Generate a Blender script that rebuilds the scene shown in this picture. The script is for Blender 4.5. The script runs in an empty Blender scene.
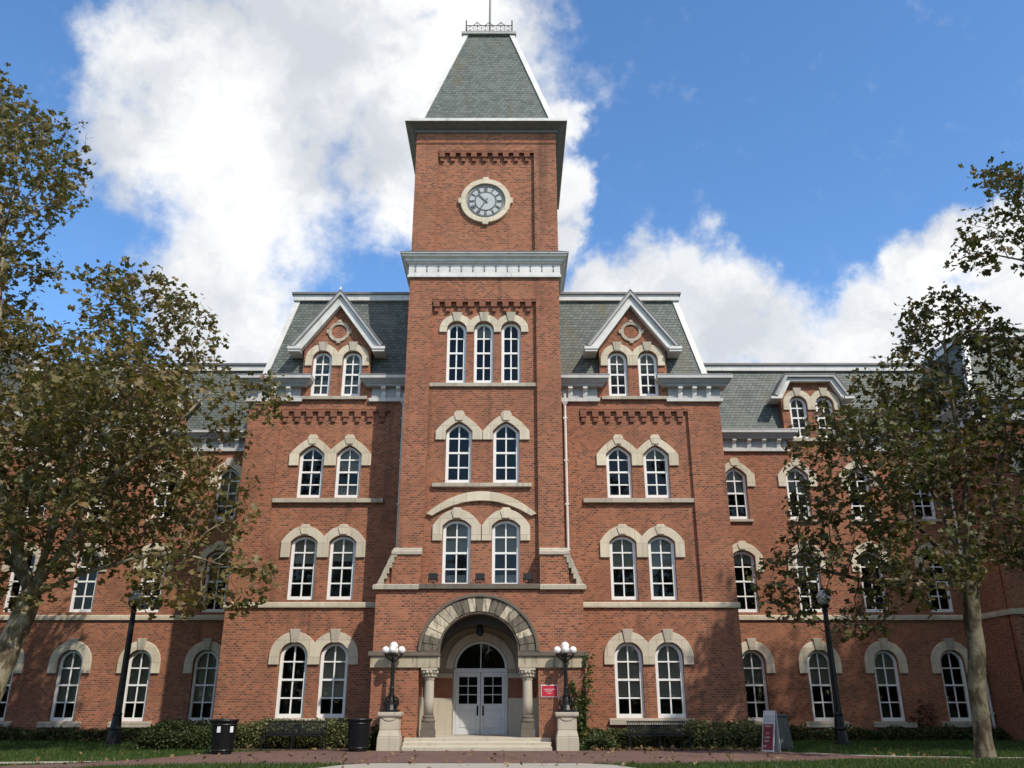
import bpy, bmesh, math, random
import numpy as np
from mathutils import Vector, noise
from mathutils.geometry import tessellate_polygon
R = math.radians
scene = bpy.context.scene
COL = scene.collection

# ------------------------------------------------------------------ camera
cam_d = bpy.data.cameras.new('camera')
cam = bpy.data.objects.new('camera', cam_d)
COL.objects.link(cam)
cam_d.sensor_fit = 'HORIZONTAL'
cam_d.sensor_width = 36.0
cam_d.lens = 36.0 * 840 / 1024
cam.location = (1.15, -33.0, 1.5)
cam.rotation_euler = (R(90 + 20.7), 0, 0)
cam_d.clip_start, cam_d.clip_end = 0.1, 6000
scene.camera = cam

# ------------------------------------------------------------------ world, sun, exposure
SUN_EL, SUN_AZ = 47.0, 38.0        # elevation; degrees to the right of straight out from the front
sun_dir = Vector((math.sin(R(SUN_AZ)) * math.cos(R(SUN_EL)), -math.cos(R(SUN_AZ)) * math.cos(R(SUN_EL)), math.sin(R(SUN_EL))))
CLOUDS = [(-24.7,37.9,0.108),(-16.0,40.7,0.131),(-5.2,39.9,0.125),(-27.4,33.7,0.074),(-19.4,32.8,0.114),(-9.0,34.7,0.090),(-2.2,43.0,0.08),(2.6,38.1,0.036),(4.0,33.5,0.036),(-20.6,26.2,0.083),(-22.8,23.0,0.062),(-16.8,46.2,0.145),(-6.6,49.9,0.115),(4.0,30.3,0.028),(-28.3,38.2,0.067),(-19.4,21.8,0.074),(9.6,26.4,0.054),(15.8,26.2,0.059),(15.0,22.5,0.07),(19.0,22.0,0.066),(25.0,20.0,0.07),(12.5,24.5,0.06),(21.5,20.5,0.06),(10.8,22.6,0.076),(24.5,22.7,0.056),(27.8,25.6,0.042),(31.3,26.3,0.041),(33.9,25.1,0.047),(22.0,19.2,0.062),(28.7,22.0,0.059),(32.6,21.5,0.057),(37.8,23.2,0.063),(6.6,26.3,0.044),
          (150,30,.4),(-140,40,.35),(100,25,.3),(-95,20,.3),(60,20,.12),(-60,25,.15),(180,65,.3)]
world = bpy.data.worlds.new('World')
scene.world = world
world.use_nodes = True
wt = world.node_tree
wt.nodes.clear()

class NT:
    """tiny helper to write node trees as expressions"""
    def __init__(s, tree): s.t = tree
    def n(s, typ, ins=None, **kw):
        nd = s.t.nodes.new(typ)
        for k, v in kw.items(): setattr(nd, k, v)
        for k, v in (ins or {}).items():
            sk = nd.inputs[k]
            if isinstance(v, bpy.types.NodeSocket): s.t.links.new(v, sk)
            else: sk.default_value = v
        return nd
    def math(s, op, a, b=0.0, clamp=False):
        return s.n('ShaderNodeMath', {0: a, 1: b}, operation=op, use_clamp=clamp).outputs[0]
    def vmath(s, op, a, b=(0, 0, 0)):
        nd = s.n('ShaderNodeVectorMath', {0: a, 1: b}, operation=op)
        return nd.outputs['Value'] if op in ('DISTANCE', 'LENGTH', 'DOT_PRODUCT') else nd.outputs[0]
    def ramp(s, fac, stops, interp='LINEAR'):
        nd = s.n('ShaderNodeValToRGB', {'Fac': fac})
        cr = nd.color_ramp; cr.interpolation = interp
        while len(cr.elements) < len(stops): cr.elements.new(0.5)
        for e, (p, c) in zip(cr.elements, stops):
            e.position = p; e.color = tuple(c) + (1,) if len(c) == 3 else c
        return nd.outputs[0]
    def mix(s, fac, a, b, blend='MIX'):
        nd = s.n('ShaderNodeMix', data_type='RGBA', blend_type=blend)
        for k, v in ((0, fac), (6, a), (7, b)):
            if isinstance(v, bpy.types.NodeSocket): s.t.links.new(v, nd.inputs[k])
            else: nd.inputs[k].default_value = (tuple(v) + (1,) if isinstance(v, (tuple, list)) and len(v) == 3 else v)
        return nd.outputs[2]
    def maprange(s, v, a, b, c=0.0, d=1.0, smooth=True):
        return s.n('ShaderNodeMapRange', {0: v, 1: a, 2: b, 3: c, 4: d}, interpolation_type='SMOOTHSTEP' if smooth else 'LINEAR').outputs[0]
    def noise(s, vec, scale, detail=4, rough=0.55, out='Fac', dist=0.0):
        ins = {'Scale': scale, 'Detail': detail, 'Roughness': rough, 'Distortion': dist}
        if vec is not None: ins['Vector'] = vec
        return s.n('ShaderNodeTexNoise', ins).outputs[0 if out == 'Fac' else 1]

w = NT(wt)
sky = w.n('ShaderNodeTexSky', sky_type='NISHITA', sun_disc=False, sun_elevation=R(SUN_EL), sun_rotation=R(180 - SUN_AZ),
          altitude=200, air_density=1.0, dust_density=0.2, ozone_density=3.5)
gen = w.n('ShaderNodeTexCoord').outputs['Generated']
d0 = w.vmath('NORMALIZE', gen)
nz = w.noise(d0, 4.5, 7, 0.58, 'Color')
nz = w.vmath('SUBTRACT', nz, (0.5, 0.5, 0.5))
sc_ = w.n('ShaderNodeVectorMath', {0: nz, 'Scale': 0.20}, operation='SCALE').outputs[0]
nz2 = w.noise(d0, 17.0, 6, 0.6, 'Color')
nz2 = w.n('ShaderNodeVectorMath', {0: w.vmath('SUBTRACT', nz2, (0.5, 0.5, 0.5)), 'Scale': 0.075}, operation='SCALE').outputs[0]
dd = w.vmath('ADD', w.vmath('ADD', d0, sc_), nz2)
dens = None
for az, el, r in CLOUDS:
    c = (math.sin(R(az)) * math.cos(R(el)), math.cos(R(az)) * math.cos(R(el)), math.sin(R(el)))
    m = w.n('ShaderNodeMapRange', {0: w.vmath('DISTANCE', dd, c), 1: r * 1.5, 2: r * 0.4, 3: 0.0, 4: 1.0}).outputs[0]
    dens = m if dens is None else w.n('ShaderNodeMath', {0: dens, 1: m, 2: 0.15}, operation='SMOOTH_MAX').outputs[0]
fine = w.noise(d0, 26.0, 7, 0.62)
dens2 = w.math('ADD', dens, w.math('MULTIPLY', w.math('SUBTRACT', fine, 0.5), 0.85))
cmask = w.maprange(dens2, 0.16, 0.82, 0.0, 0.985)
shade = w.noise(w.vmath('ADD', dd, (3.1, 1.7, 0.4)), 5.0, 6, 0.55)
ccol = w.ramp(w.maprange(shade, 0.36, 0.66), [(0.0, (4.2, 4.4, 4.75)), (0.5, (5.3, 5.45, 5.65)), (1.0, (6.7, 6.65, 6.55))])
skyc = w.n('ShaderNodeHueSaturation', {'Saturation': 1.14, 'Value': 1.5, 'Color': sky.outputs[0]}).outputs[0]
final = w.mix(cmask, skyc, ccol)
bg = w.n('ShaderNodeBackground', {'Color': final, 'Strength': 0.15})
wt.links.new(bg.outputs[0], w.n('ShaderNodeOutputWorld').inputs['Surface'])

sun_l = bpy.data.lights.new('sun', 'SUN')
sun_l.energy = 3.8
sun_l.angle = R(0.8)
sun_l.color = (1.0, 0.93, 0.82)
sun = bpy.data.objects.new('sun', sun_l)
sun.rotation_euler = (-sun_dir).to_track_quat('-Z', 'Y').to_euler()
sun.location = (20, -40, 40)
COL.objects.link(sun)

vs = scene.view_settings
vs.view_transform = 'Standard'
vs.look = 'None'
vs.exposure = 0.10
vs.gamma = 1.0
vs.use_curve_mapping = False
scene.cycles.use_denoising = True
scene.cycles.max_bounces = 8
scene.cycles.transparent_max_bounces = 12
scene.cycles.diffuse_bounces = 3
scene.cycles.glossy_bounces = 3

# ------------------------------------------------------------------ materials
def new_mat(name):
    m = bpy.data.materials.new(name); m.use_nodes = True
    t = m.node_tree; t.nodes.clear()
    k = NT(t)
    out = k.n('ShaderNodeOutputMaterial')
    b = k.n('ShaderNodeBsdfPrincipled')
    t.links.new(b.outputs[0], out.inputs['Surface'])
    return m, k, b, out

def setin(k, b, **kw):
    for n_, v in kw.items():
        n_ = n_.replace('_', ' ')
        sk = b.inputs[n_]
        if isinstance(v, bpy.types.NodeSocket): k.t.links.new(v, sk)
        else: sk.default_value = (tuple(v) + (1,)) if isinstance(v, tuple) and len(v) == 3 and sk.type == 'RGBA' else v

def bump(k, h, strength=0.5, dist=0.02):
    return k.n('ShaderNodeBump', {'Height': h, 'Strength': strength, 'Distance': dist}).outputs[0]

def wall_uv(k):
    """u = x + y (walls stand on x or y), v = z"""
    o = k.n('ShaderNodeTexCoord').outputs['Object']
    s = k.n('ShaderNodeSeparateXYZ', {0: o})
    return o, k.n('ShaderNodeCombineXYZ', {0: k.math('ADD', s.outputs[0], s.outputs[1]), 1: s.outputs[2], 2: 0.0}).outputs[0]

def mat_brick(name, c1, c2, cm, bw=0.17, bh=0.085):
    m, k, b, _ = new_mat(name)
    o, uv = wall_uv(k)
    br = k.n('ShaderNodeTexBrick', {'Vector': uv, 'Color1': c1 + (1,), 'Color2': c2 + (1,), 'Mortar': cm + (1,), 'Scale': 1.0,
             'Mortar Size': 0.013, 'Mortar Smooth': 0.1, 'Bias': -0.1, 'Brick Width': bw, 'Row Height': bh})
    br.offset = 0.5
    big = k.noise(o, 0.45, 4, 0.6)
    mid = k.noise(o, 3.0, 5, 0.65)
    col = k.mix(k.maprange(big, 0.38, 0.66, 0.0, 0.42), br.outputs['Color'], (0.20, 0.085, 0.05))
    col = k.mix(k.maprange(mid, 0.42, 0.72, 0.0, 0.4), col, (0.34, 0.14, 0.085))
    st = k.noise(k.vmath('MULTIPLY', o, (1.4, 1.4, 0.12)), 1.0, 5, 0.6)
    col = k.mix(k.maprange(st, 0.54, 0.76, 0.0, 0.7), col, (0.09, 0.055, 0.042))
    pat = k.noise(k.vmath('MULTIPLY', o, (0.5, 0.5, 0.9)), 0.9, 2, 0.4)
    col = k.mix(k.maprange(pat, 0.57, 0.62, 0.0, 0.22), col, (0.40, 0.19, 0.11))
    fine = k.noise(o, 45.0, 3)
    setin(k, b, Base_Color=col, Roughness=0.9, Specular_IOR_Level=0.2,
          Normal=bump(k, k.math('ADD', k.math('MULTIPLY', br.outputs['Fac'], -1.0), k.math('MULTIPLY', fine, 0.3)), 0.6, 0.012))
    return m

def mat_slate(name):
    m, k, b, _ = new_mat(name)
    o, uv = wall_uv(k)
    br = k.n('ShaderNodeTexBrick', {'Vector': uv, 'Color1': (0.145, 0.165, 0.145, 1), 'Color2': (0.075, 0.09, 0.082, 1), 'Mortar': (0.035, 0.04, 0.038, 1),
             'Scale': 1.0, 'Mortar Size': 0.012, 'Mortar Smooth': 0.4, 'Bias': -0.1, 'Brick Width': 0.21, 'Row Height': 0.14})
    n1 = k.noise(o, 1.2, 5, 0.6)
    col = k.mix(k.maprange(n1, 0.45, 0.75, 0, 0.5), br.outputs['Color'], (0.16, 0.165, 0.14))
    st = k.noise(k.vmath('MULTIPLY', o, (1.2, 1.2, 0.08)), 1.1, 4, 0.6)
    col = k.mix(k.maprange(st, 0.56, 0.72, 0, 0.7), col, (0.13, 0.105, 0.055))
    s = k.n('ShaderNodeSeparateXYZ', {0: o})
    saw = k.math('FRACT', k.math('DIVIDE', s.outputs[2], 0.14))
    setin(k, b, Base_Color=col, Roughness=0.62, Specular_IOR_Level=0.4,
          Normal=bump(k, k.math('SUBTRACT', k.math('MULTIPLY', saw, -0.7), k.math('MULTIPLY', br.outputs['Fac'], 0.6)), 0.7, 0.02))
    return m

def mat_stone(name, base, dark=0.25, streak=0.3, bmp=0.25, blocks=False):
    m, k, b, _ = new_mat(name)
    o = k.n('ShaderNodeTexCoord').outputs['Object']
    a = k.noise(o, 1.6, 6, 0.65)
    f = k.noise(o, 30.0, 4, 0.6)
    st = k.noise(k.vmath('MULTIPLY', o, (5.0, 5.0, 0.7)), 1.0, 5, 0.6)
    col = k.mix(k.maprange(a, 0.35, 0.75, 0, dark), base, tuple(c * 0.55 for c in base))
    col = k.mix(k.maprange(st, 0.5, 0.72, 0, streak), col, (0.055, 0.05, 0.045))
    col = k.mix(k.maprange(f, 0.4, 0.8, 0, 0.2), col, tuple(min(1, c * 1.25) for c in base))
    rnd = k.n('ShaderNodeObjectInfo').outputs['Random']
    col = k.mix(k.math('MULTIPLY', rnd, 0.32), col, tuple(c * q for c, q in zip(base, (0.66, 0.68, 0.74))))
    blk = not blocks or k.n('ShaderNodeTexBrick', {'Vector': wall_uv(k)[1], 'Color1': (1, 1, 1, 1), 'Color2': (0.80, 0.79, 0.77, 1), 'Mortar': (0.5, 0.48, 0.45, 1), 'Scale': 1.0, 'Mortar Size': 0.008, 'Brick Width': 0.93, 'Row Height': 0.61})
    if blocks: col = k.mix(1.0, col, blk.outputs['Color'], 'MULTIPLY')
    setin(k, b, Base_Color=col, Roughness=0.88, Specular_IOR_Level=0.25, Normal=bump(k, k.math('ADD', f, a), bmp, 0.02))
    return m

def mat_plain(name, base, rough=0.5, metal=0.0, spec=0.5, var=0.15, dirt=0.1, nscale=3.0):
    m, k, b, _ = new_mat(name)
    o = k.n('ShaderNodeTexCoord').outputs['Object']
    a = k.noise(o, nscale, 5, 0.65)
    f = k.noise(k.vmath('MULTIPLY', o, (3, 3, 0.5)), nscale * 0.8, 4, 0.6)
    col = k.mix(k.maprange(a, 0.3, 0.75, 0, 1.0), tuple(c * (1 - var) for c in base), tuple(min(1, c * (1 + var * 0.5)) for c in base))
    col = k.mix(k.maprange(f, 0.55, 0.75, 0, dirt), col, (0.06, 0.05, 0.04))
    setin(k, b, Base_Color=col, Roughness=k.maprange(a, 0.3, 0.7, rough * 0.85, min(1, rough * 1.15)), Metallic=metal, Specular_IOR_Level=spec,
          Normal=bump(k, a, 0.08, 0.01))
    return m

def mat_leaf(name, cols, trans=0.35, rough=0.5):
    m, k, b, out = new_mat(name)
    g = k.n('ShaderNodeNewGeometry')
    n_ = len(cols)
    col = k.ramp(g.outputs['Random Per Island'], [(i / max(1, n_ - 1), c) for i, c in enumerate(cols)])
    big = k.noise(k.n('ShaderNodeTexCoord').outputs['Object'], 0.5, 3)
    col = k.mix(k.maprange(big, 0.4, 0.65, 0, 0.5), col, cols[n_ // 2])
    setin(k, b, Base_Color=col, Roughness=rough, Specular_IOR_Level=0.35)
    tr = k.n('ShaderNodeBsdfTranslucent', {'Color': k.mix(1.0, col, (0.9, 1.0, 0.5), 'MULTIPLY')})
    mx = k.n('ShaderNodeMixShader', {0: trans, 1: b.outputs[0], 2: tr.outputs[0]})
    k.t.links.new(mx.outputs[0], out.inputs['Surface'])
    return m

def mat_glass(name):
    m, k, b, out = new_mat(name)
    o = k.n('ShaderNodeTexCoord').outputs['Object']
    nm = bump(k, k.noise(o, 0.55, 1, 0.4), 0.05, 0.05)
    gl = k.n('ShaderNodeBsdfGlossy', {'Color': (0.85, 0.80, 0.74, 1), 'Roughness': 0.02, 'Normal': nm})
    tp = k.n('ShaderNodeBsdfTransparent', {'Color': (0.78, 0.82, 0.82, 1)})
    fr = k.n('ShaderNodeFresnel', {'IOR': 1.42, 'Normal': nm}).outputs[0]
    mx = k.n('ShaderNodeMixShader', {0: fr, 1: tp.outputs[0], 2: gl.outputs[0]})
    k.t.links.new(mx.outputs[0], out.inputs['Surface'])
    return m

def mat_bark(name, q=1.0):
    m, k, b, _ = new_mat(name)
    o = k.n('ShaderNodeTexCoord').outputs['Object']
    warp = k.vmath('MULTIPLY', o, (1.0, 1.0, 0.55))
    a = k.noise(warp, 3.2, 4, 0.55, dist=0.6)
    f = k.noise(o, 14.0, 5, 0.65)
    col = k.ramp(a, [(0.36, (0.10, 0.075, 0.05)), (0.46, (0.17, 0.135, 0.085)), (0.52, (0.30, 0.26, 0.17)), (0.62, (0.40, 0.36, 0.26))])
    col = k.mix(k.maprange(f, 0.4, 0.75, 0, 0.45), col, (0.09, 0.07, 0.05))
    col = k.mix(1.0, col, (q, q, q), 'MULTIPLY')
    setin(k, b, Base_Color=col, Roughness=0.9, Specular_IOR_Level=0.2, Normal=bump(k, k.math('ADD', a, f), 0.6, 0.03))
    return m

def mat_paver(name, c1, c2, cm, bw, bh):
    m, k, b, _ = new_mat(name)
    o = k.n('ShaderNodeTexCoord').outputs['Object']
    br = k.n('ShaderNodeTexBrick', {'Vector': o, 'Color1': c1 + (1,), 'Color2': c2 + (1,), 'Mortar': cm + (1,), 'Scale': 1.0,
             'Mortar Size': 0.006, 'Mortar Smooth': 0.2, 'Bias': 0.0, 'Brick Width': bw, 'Row Height': bh})
    n1 = k.noise(o, 0.6, 5, 0.65)
    n2 = k.noise(o, 9.0, 4, 0.6)
    col = k.mix(k.maprange(n1, 0.4, 0.75, 0, 0.5), br.outputs['Color'], tuple(c * 0.6 for c in c2))
    col = k.mix(k.maprange(n2, 0.5, 0.8, 0, 0.3), col, cm)
    setin(k, b, Base_Color=col, Roughness=0.85, Normal=bump(k, k.math('SUBTRACT', n2, br.outputs['Fac']), 0.35, 0.01))
    return m

M = {}
M['brick'] = mat_brick('red_brick', (0.44, 0.143, 0.070), (0.10, 0.035, 0.022), (0.335, 0.215, 0.148))
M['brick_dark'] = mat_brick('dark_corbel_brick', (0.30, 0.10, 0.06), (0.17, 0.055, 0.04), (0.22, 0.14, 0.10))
M['slate'] = mat_slate('grey_green_slate')
M['tan'] = mat_stone('tan_sandstone', (0.73, 0.64, 0.49), 0.3, 0.2, blocks=True)
M['sill'] = mat_stone('grey_sandstone', (0.54, 0.48, 0.385), 0.35, 0.35, blocks=True)
M['stained'] = mat_stone('soot_stained_sandstone', (0.50, 0.43, 0.30), 0.4, 0.95, 0.5)
def mat_voussoir():
    m, k, b, _ = new_mat('sooty_voussoir_stone')
    o = k.n('ShaderNodeTexCoord').outputs['Object']
    rnd = k.n('ShaderNodeNewGeometry').outputs['Random Per Island']
    a = k.noise(o, 2.2, 5, 0.65); f = k.noise(o, 26.0, 4, 0.6)
    st = k.noise(k.vmath('MULTIPLY', o, (6.0, 6.0, 1.6)), 1.0, 5, 0.65)
    col = k.mix(k.maprange(rnd, 0.35, 0.6, 0.0, 0.9), (0.62, 0.54, 0.40), (0.13, 0.11, 0.085))
    col = k.mix(k.maprange(st, 0.46, 0.64, 0, 0.75), col, (0.05, 0.045, 0.04))
    setin(k, b, Base_Color=col, Roughness=0.9, Specular_IOR_Level=0.2, Normal=bump(k, k.math('ADD', a, f), 0.5, 0.03))
    return m
M['voussoir'] = mat_voussoir()
M['limestone'] = mat_stone('pale_limestone', (0.52, 0.46, 0.36), 0.3, 0.25)
M['darkstone'] = mat_stone('dark_weathered_stone', (0.17, 0.14, 0.11), 0.5, 0.4)
M['plaster'] = mat_stone('beige_plaster', (0.38, 0.33, 0.24), 0.2, 0.1, 0.1, True)
M['eave'] = mat_plain('weathered_eave_paint', (0.17, 0.165, 0.15), 0.6, var=0.2, dirt=0.3)
M['vault'] = mat_stone('shade_dark_vault_stone', (0.075, 0.065, 0.055), 0.4, 0.4)  # vault colour kept near black to carry the shade inside the porch
M['white'] = mat_plain('white_paint', (0.70, 0.69, 0.66), 0.5, var=0.14, dirt=0.28, nscale=1.6)
M['trim_grey'] = mat_plain('grey_trim_shaded_frieze', (0.40, 0.40, 0.39), 0.5, var=0.12, dirt=0.15)  # grey trim; on the friezes this colour holds the crown's shade
M['gutter'] = mat_plain('dull_grey_metal_edge', (0.20, 0.19, 0.185), 0.5, 0.3, var=0.2, dirt=0.2)
M['frame'] = mat_plain('white_window_paint', (0.86, 0.85, 0.82), 0.4, var=0.05, dirt=0.05)
M['glass'] = mat_glass('window_glass')
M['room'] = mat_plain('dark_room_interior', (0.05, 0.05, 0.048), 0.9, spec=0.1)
M['blind'] = mat_plain('cream_roller_blind', (0.40, 0.355, 0.26), 0.8, var=0.08, dirt=0.05)
M['curtain'] = mat_plain('pale_net_curtain', (0.55, 0.53, 0.50), 0.9, var=0.25, dirt=0.05, nscale=8)
M['door'] = mat_plain('pale_grey_door_paint', (0.60, 0.61, 0.61), 0.4, var=0.06, dirt=0.08)
M['black'] = mat_plain('black_painted_metal', (0.010, 0.010, 0.011), 0.42, 0.0, 0.35, var=0.3, dirt=0.2, nscale=9)
M['bin_black'] = mat_plain('black_plastic_metal', (0.008, 0.009, 0.011), 0.6, spec=0.3, var=0.3)
M['globe'] = mat_plain('white_opal_glass', (0.86, 0.86, 0.84), 0.18, var=0.03, dirt=0.04)
M['lampglass'] = mat_plain('cloudy_lamp_glass', (0.42, 0.43, 0.42), 0.12, var=0.2, dirt=0.2)
M['red'] = mat_plain('red_enamel', (0.52, 0.028, 0.05), 0.35, var=0.05, dirt=0.04)
M['maroon'] = mat_plain('maroon_poster', (0.17, 0.018, 0.032), 0.5, var=0.1)
M['print'] = mat_plain('white_print', (0.72, 0.62, 0.60), 0.5, var=0.05)
M['signwhite'] = mat_plain('white_plastic_board', (0.55, 0.55, 0.55), 0.4, var=0.05, dirt=0.1)
M['signgrey'] = mat_plain('grey_header_print', (0.42, 0.45, 0.47), 0.5, var=0.1)
M['concrete'] = mat_stone('grey_concrete', (0.44, 0.40, 0.33), 0.3, 0.15, 0.2)
M['binstone'] = mat_stone('grey_green_concrete', (0.14, 0.145, 0.13), 0.4, 0.3, 0.2)
M['sticker'] = mat_plain('white_sticker', (0.75, 0.76, 0.78), 0.5, var=0.05)
M['clock'] = mat_plain('pale_grey_clock_face', (0.46, 0.48, 0.47), 0.4, var=0.1, dirt=0.1)
M['clockring'] = mat_plain('mid_grey_clock_ring', (0.30, 0.31, 0.30), 0.5, var=0.15)
M['clockdark'] = mat_plain('dark_clock_metal', (0.12, 0.12, 0.125), 0.4)
M['bark'] = mat_bark('sycamore_bark', 0.9)
M['bark_dark'] = mat_bark('dark_sycamore_bark', 0.5)
M['twig'] = mat_plain('brown_twig', (0.10, 0.075, 0.05), 0.9, spec=0.1, var=0.3)
M['leafL'] = mat_leaf('olive_brown_leaves', [(0.078, 0.076, 0.024), (0.14, 0.132, 0.042), (0.175, 0.148, 0.054), (0.26, 0.19, 0.078), (0.22, 0.120, 0.065)])
M['leafR'] = mat_leaf('dull_autumn_leaves', [(0.050, 0.058, 0.018), (0.088, 0.095, 0.030), (0.105, 0.098, 0.036), (0.16, 0.115, 0.05), (0.13, 0.07, 0.04)])
M['hedge'] = mat_leaf('hedge_leaves', [(0.06, 0.075, 0.025), (0.105, 0.12, 0.042), (0.15, 0.155, 0.06), (0.22, 0.195, 0.085)], 0.25)
M['shrub'] = mat_leaf('shrub_leaves', [(0.03, 0.048, 0.016), (0.055, 0.078, 0.024), (0.10, 0.11, 0.04)], 0.25)
M['ivy'] = mat_leaf('ivy_leaves', [(0.03, 0.055, 0.015), (0.06, 0.095, 0.02), (0.12, 0.14, 0.035)], 0.3)
M['redvine'] = mat_leaf('red_vine_leaves', [(0.10, 0.025, 0.018), (0.18, 0.05, 0.025), (0.14, 0.075, 0.03), (0.06, 0.05, 0.02)], 0.3)
M['grassblade'] = mat_leaf('grass_blades', [(0.035, 0.065, 0.012), (0.055, 0.10, 0.018), (0.085, 0.115, 0.028)], 0.3)
M['dryleaf'] = mat_leaf('dry_fallen_leaves', [(0.16, 0.09, 0.035), (0.24, 0.16, 0.07), (0.11, 0.055, 0.03)], 0.1)
M['path'] = mat_paver('red_brick_paving', (0.19, 0.098, 0.075), (0.125, 0.065, 0.052), (0.12, 0.09, 0.075), 0.2, 0.1)
def mat_lawn():
    m, k, b, _ = new_mat('lawn_soil')
    o = k.n('ShaderNodeTexCoord').outputs['Object']
    a = k.noise(o, 0.35, 5, 0.6); f = k.noise(o, 25.0, 4, 0.7)
    col = k.ramp(k.math('ADD', k.math('MULTIPLY', a, 0.5), k.math('MULTIPLY', f, 0.5)), [(0.35, (0.028, 0.048, 0.012)), (0.55, (0.05, 0.085, 0.02)), (0.7, (0.085, 0.095, 0.035))])
    setin(k, b, Base_Color=col, Roughness=0.95, Specular_IOR_Level=0.1, Normal=bump(k, f, 0.6, 0.05))
    return m
M['lawn'] = mat_lawn()
M['mulch'] = mat_stone('brown_mulch', (0.09, 0.06, 0.04), 0.5, 0.3, 0.9)

# ------------------------------------------------------------------ mesh helpers
class MB:
    def __init__(s): s.v = []; s.f = []
    def add(s, vs_, fs_):
        o = len(s.v); s.v += [tuple(p) for p in vs_]; s.f += [tuple(i + o for i in f) for f in fs_]; return s
    def box(s, x0, x1, y0, y1, z0, z1):
        return s.frustum((x0, x1, y0, y1), z0, (x0, x1, y0, y1), z1)
    def frustum(s, a, z0, b, z1):
        v = [(a[0], a[2], z0), (a[1], a[2], z0), (a[1], a[3], z0), (a[0], a[3], z0), (b[0], b[2], z1), (b[1], b[2], z1), (b[1], b[3], z1), (b[0], b[3], z1)]
        return s.add(v, [(0, 3, 2, 1), (4, 5, 6, 7), (0, 1, 5, 4), (1, 2, 6, 5), (2, 3, 7, 6), (3, 0, 4, 7)])
    def prism(s, poly, y0, y1):
        """xz polygon pushed along y"""
        n = len(poly)
        v = [(x, y0, z) for x, z in poly] + [(x, y1, z) for x, z in poly]
        return s.add(v, [tuple(range(n)), tuple(range(2 * n - 1, n - 1, -1))] + [(i, i + n, (i + 1) % n + n, (i + 1) % n) for i in range(n)])
    def prism_z(s, poly, z0, z1):
        n = len(poly)
        v = [(x, y, z0) for x, y in poly] + [(x, y, z1) for x, y in poly]
        return s.add(v, [tuple(range(n - 1, -1, -1)), tuple(range(n, 2 * n))] + [(i, (i + 1) % n, (i + 1) % n + n, i + n) for i in range(n)])
    def prism_x(s, poly, x0, x1):
        """yz polygon pushed along x"""
        n = len(poly)
        v = [(x0, y, z) for y, z in poly] + [(x1, y, z) for y, z in poly]
        return s.add(v, [tuple(range(n - 1, -1, -1)), tuple(range(n, 2 * n))] + [(i, (i + 1) % n, (i + 1) % n + n, i + n) for i in range(n)])
    def ring(s, inner, outer, y0, y1, closed=False):
        """band between two xz chains of equal length, pushed along y"""
        n = len(inner)
        v = [(x, y0, z) for x, z in inner] + [(x, y0, z) for x, z in outer] + [(x, y1, z) for x, z in inner] + [(x, y1, z) for x, z in outer]
        f = []
        for i in range(n if closed else n - 1):
            j = (i + 1) % n
            f += [(i, j, n + j, n + i), (2 * n + i, 3 * n + i, 3 * n + j, 2 * n + j), (i, 2 * n + i, 2 * n + j, j), (n + i, n + j, 3 * n + j, 3 * n + i)]
        if not closed:
            f += [(0, n, 3 * n, 2 * n), (n - 1, 3 * n - 1, 4 * n - 1, 2 * n - 1)]
        return s.add(v, f)
    def tube(s, pts, radii, n=8, cap=True):
        pts = [Vector(p) for p in pts]
        if not isinstance(radii, (list, tuple)): radii = [radii] * len(pts)
        o = len(s.v); prev = None
        for i, p in enumerate(pts):
            t = (pts[min(i + 1, len(pts) - 1)] - pts[max(i - 1, 0)])
            t = t.normalized() if t.length > 1e-9 else Vector((0, 0, 1))
            if prev is None: a = t.orthogonal().normalized()
            else:
                a = prev - t * prev.dot(t)
                a = a.normalized() if a.length > 1e-6 else t.orthogonal().normalized()
            prev = a; b = t.cross(a)
            for k in range(n):
                q = p + (a * math.cos(2 * math.pi * k / n) + b * math.sin(2 * math.pi * k / n)) * radii[i]
                s.v.append(tuple(q))
        for i in range(len(pts) - 1):
            for k in range(n):
                s.f.append((o + i * n + k, o + i * n + (k + 1) % n, o + (i + 1) * n + (k + 1) % n, o + (i + 1) * n + k))
        if cap:
            s.f.append(tuple(o + k for k in range(n - 1, -1, -1))); s.f.append(tuple(o + (len(pts) - 1) * n + k for k in range(n)))
        return s
    def lathe(s, prof, c=(0, 0, 0), n=16, flutes=0, depth=0.0):
        o = len(s.v)
        for r, z in prof:
            for k in range(n):
                a = 2 * math.pi * k / n
                rr = r * (1 - (depth if flutes and (k % 2) else 0))
                s.v.append((c[0] + rr * math.cos(a), c[1] + rr * math.sin(a), c[2] + z))
        for i in range(len(prof) - 1):
            for k in range(n):
                s.f.append((o + i * n + k, o + i * n + (k + 1) % n, o + (i + 1) * n + (k + 1) % n, o + (i + 1) * n + k))
        s.f.append(tuple(o + k for k in range(n - 1, -1, -1))); s.f.append(tuple(o + (len(prof) - 1) * n + k for k in range(n)))
        return s
    def sphere(s, c, r, n=16, m=10, sz=1.0):
        return s.lathe([(max(1e-4, r * math.sin(math.pi * i / m)), -r * sz * math.cos(math.pi * i / m)) for i in range(m + 1)], c, n)
    def build(s, name, m, parent=None, smooth=False, bevel=0.0, recalc=True):
        me = bpy.data.meshes.new(name)
        me.from_pydata(s.v, [], s.f)
        bm = bmesh.new(); bm.from_mesh(me)
        if recalc: bmesh.ops.recalc_face_normals(bm, faces=bm.faces)
        bm.to_mesh(me); bm.free()
        if smooth:
            me.shade_smooth()
        me.materials.append(M[m])
        o = bpy.data.objects.new(name, me); COL.objects.link(o)
        if parent: o.parent = parent
        if bevel:
            b = o.modifiers.new('bevel', 'BEVEL'); b.width = bevel; b.segments = 1; b.limit_method = 'ANGLE'
        return o

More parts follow.
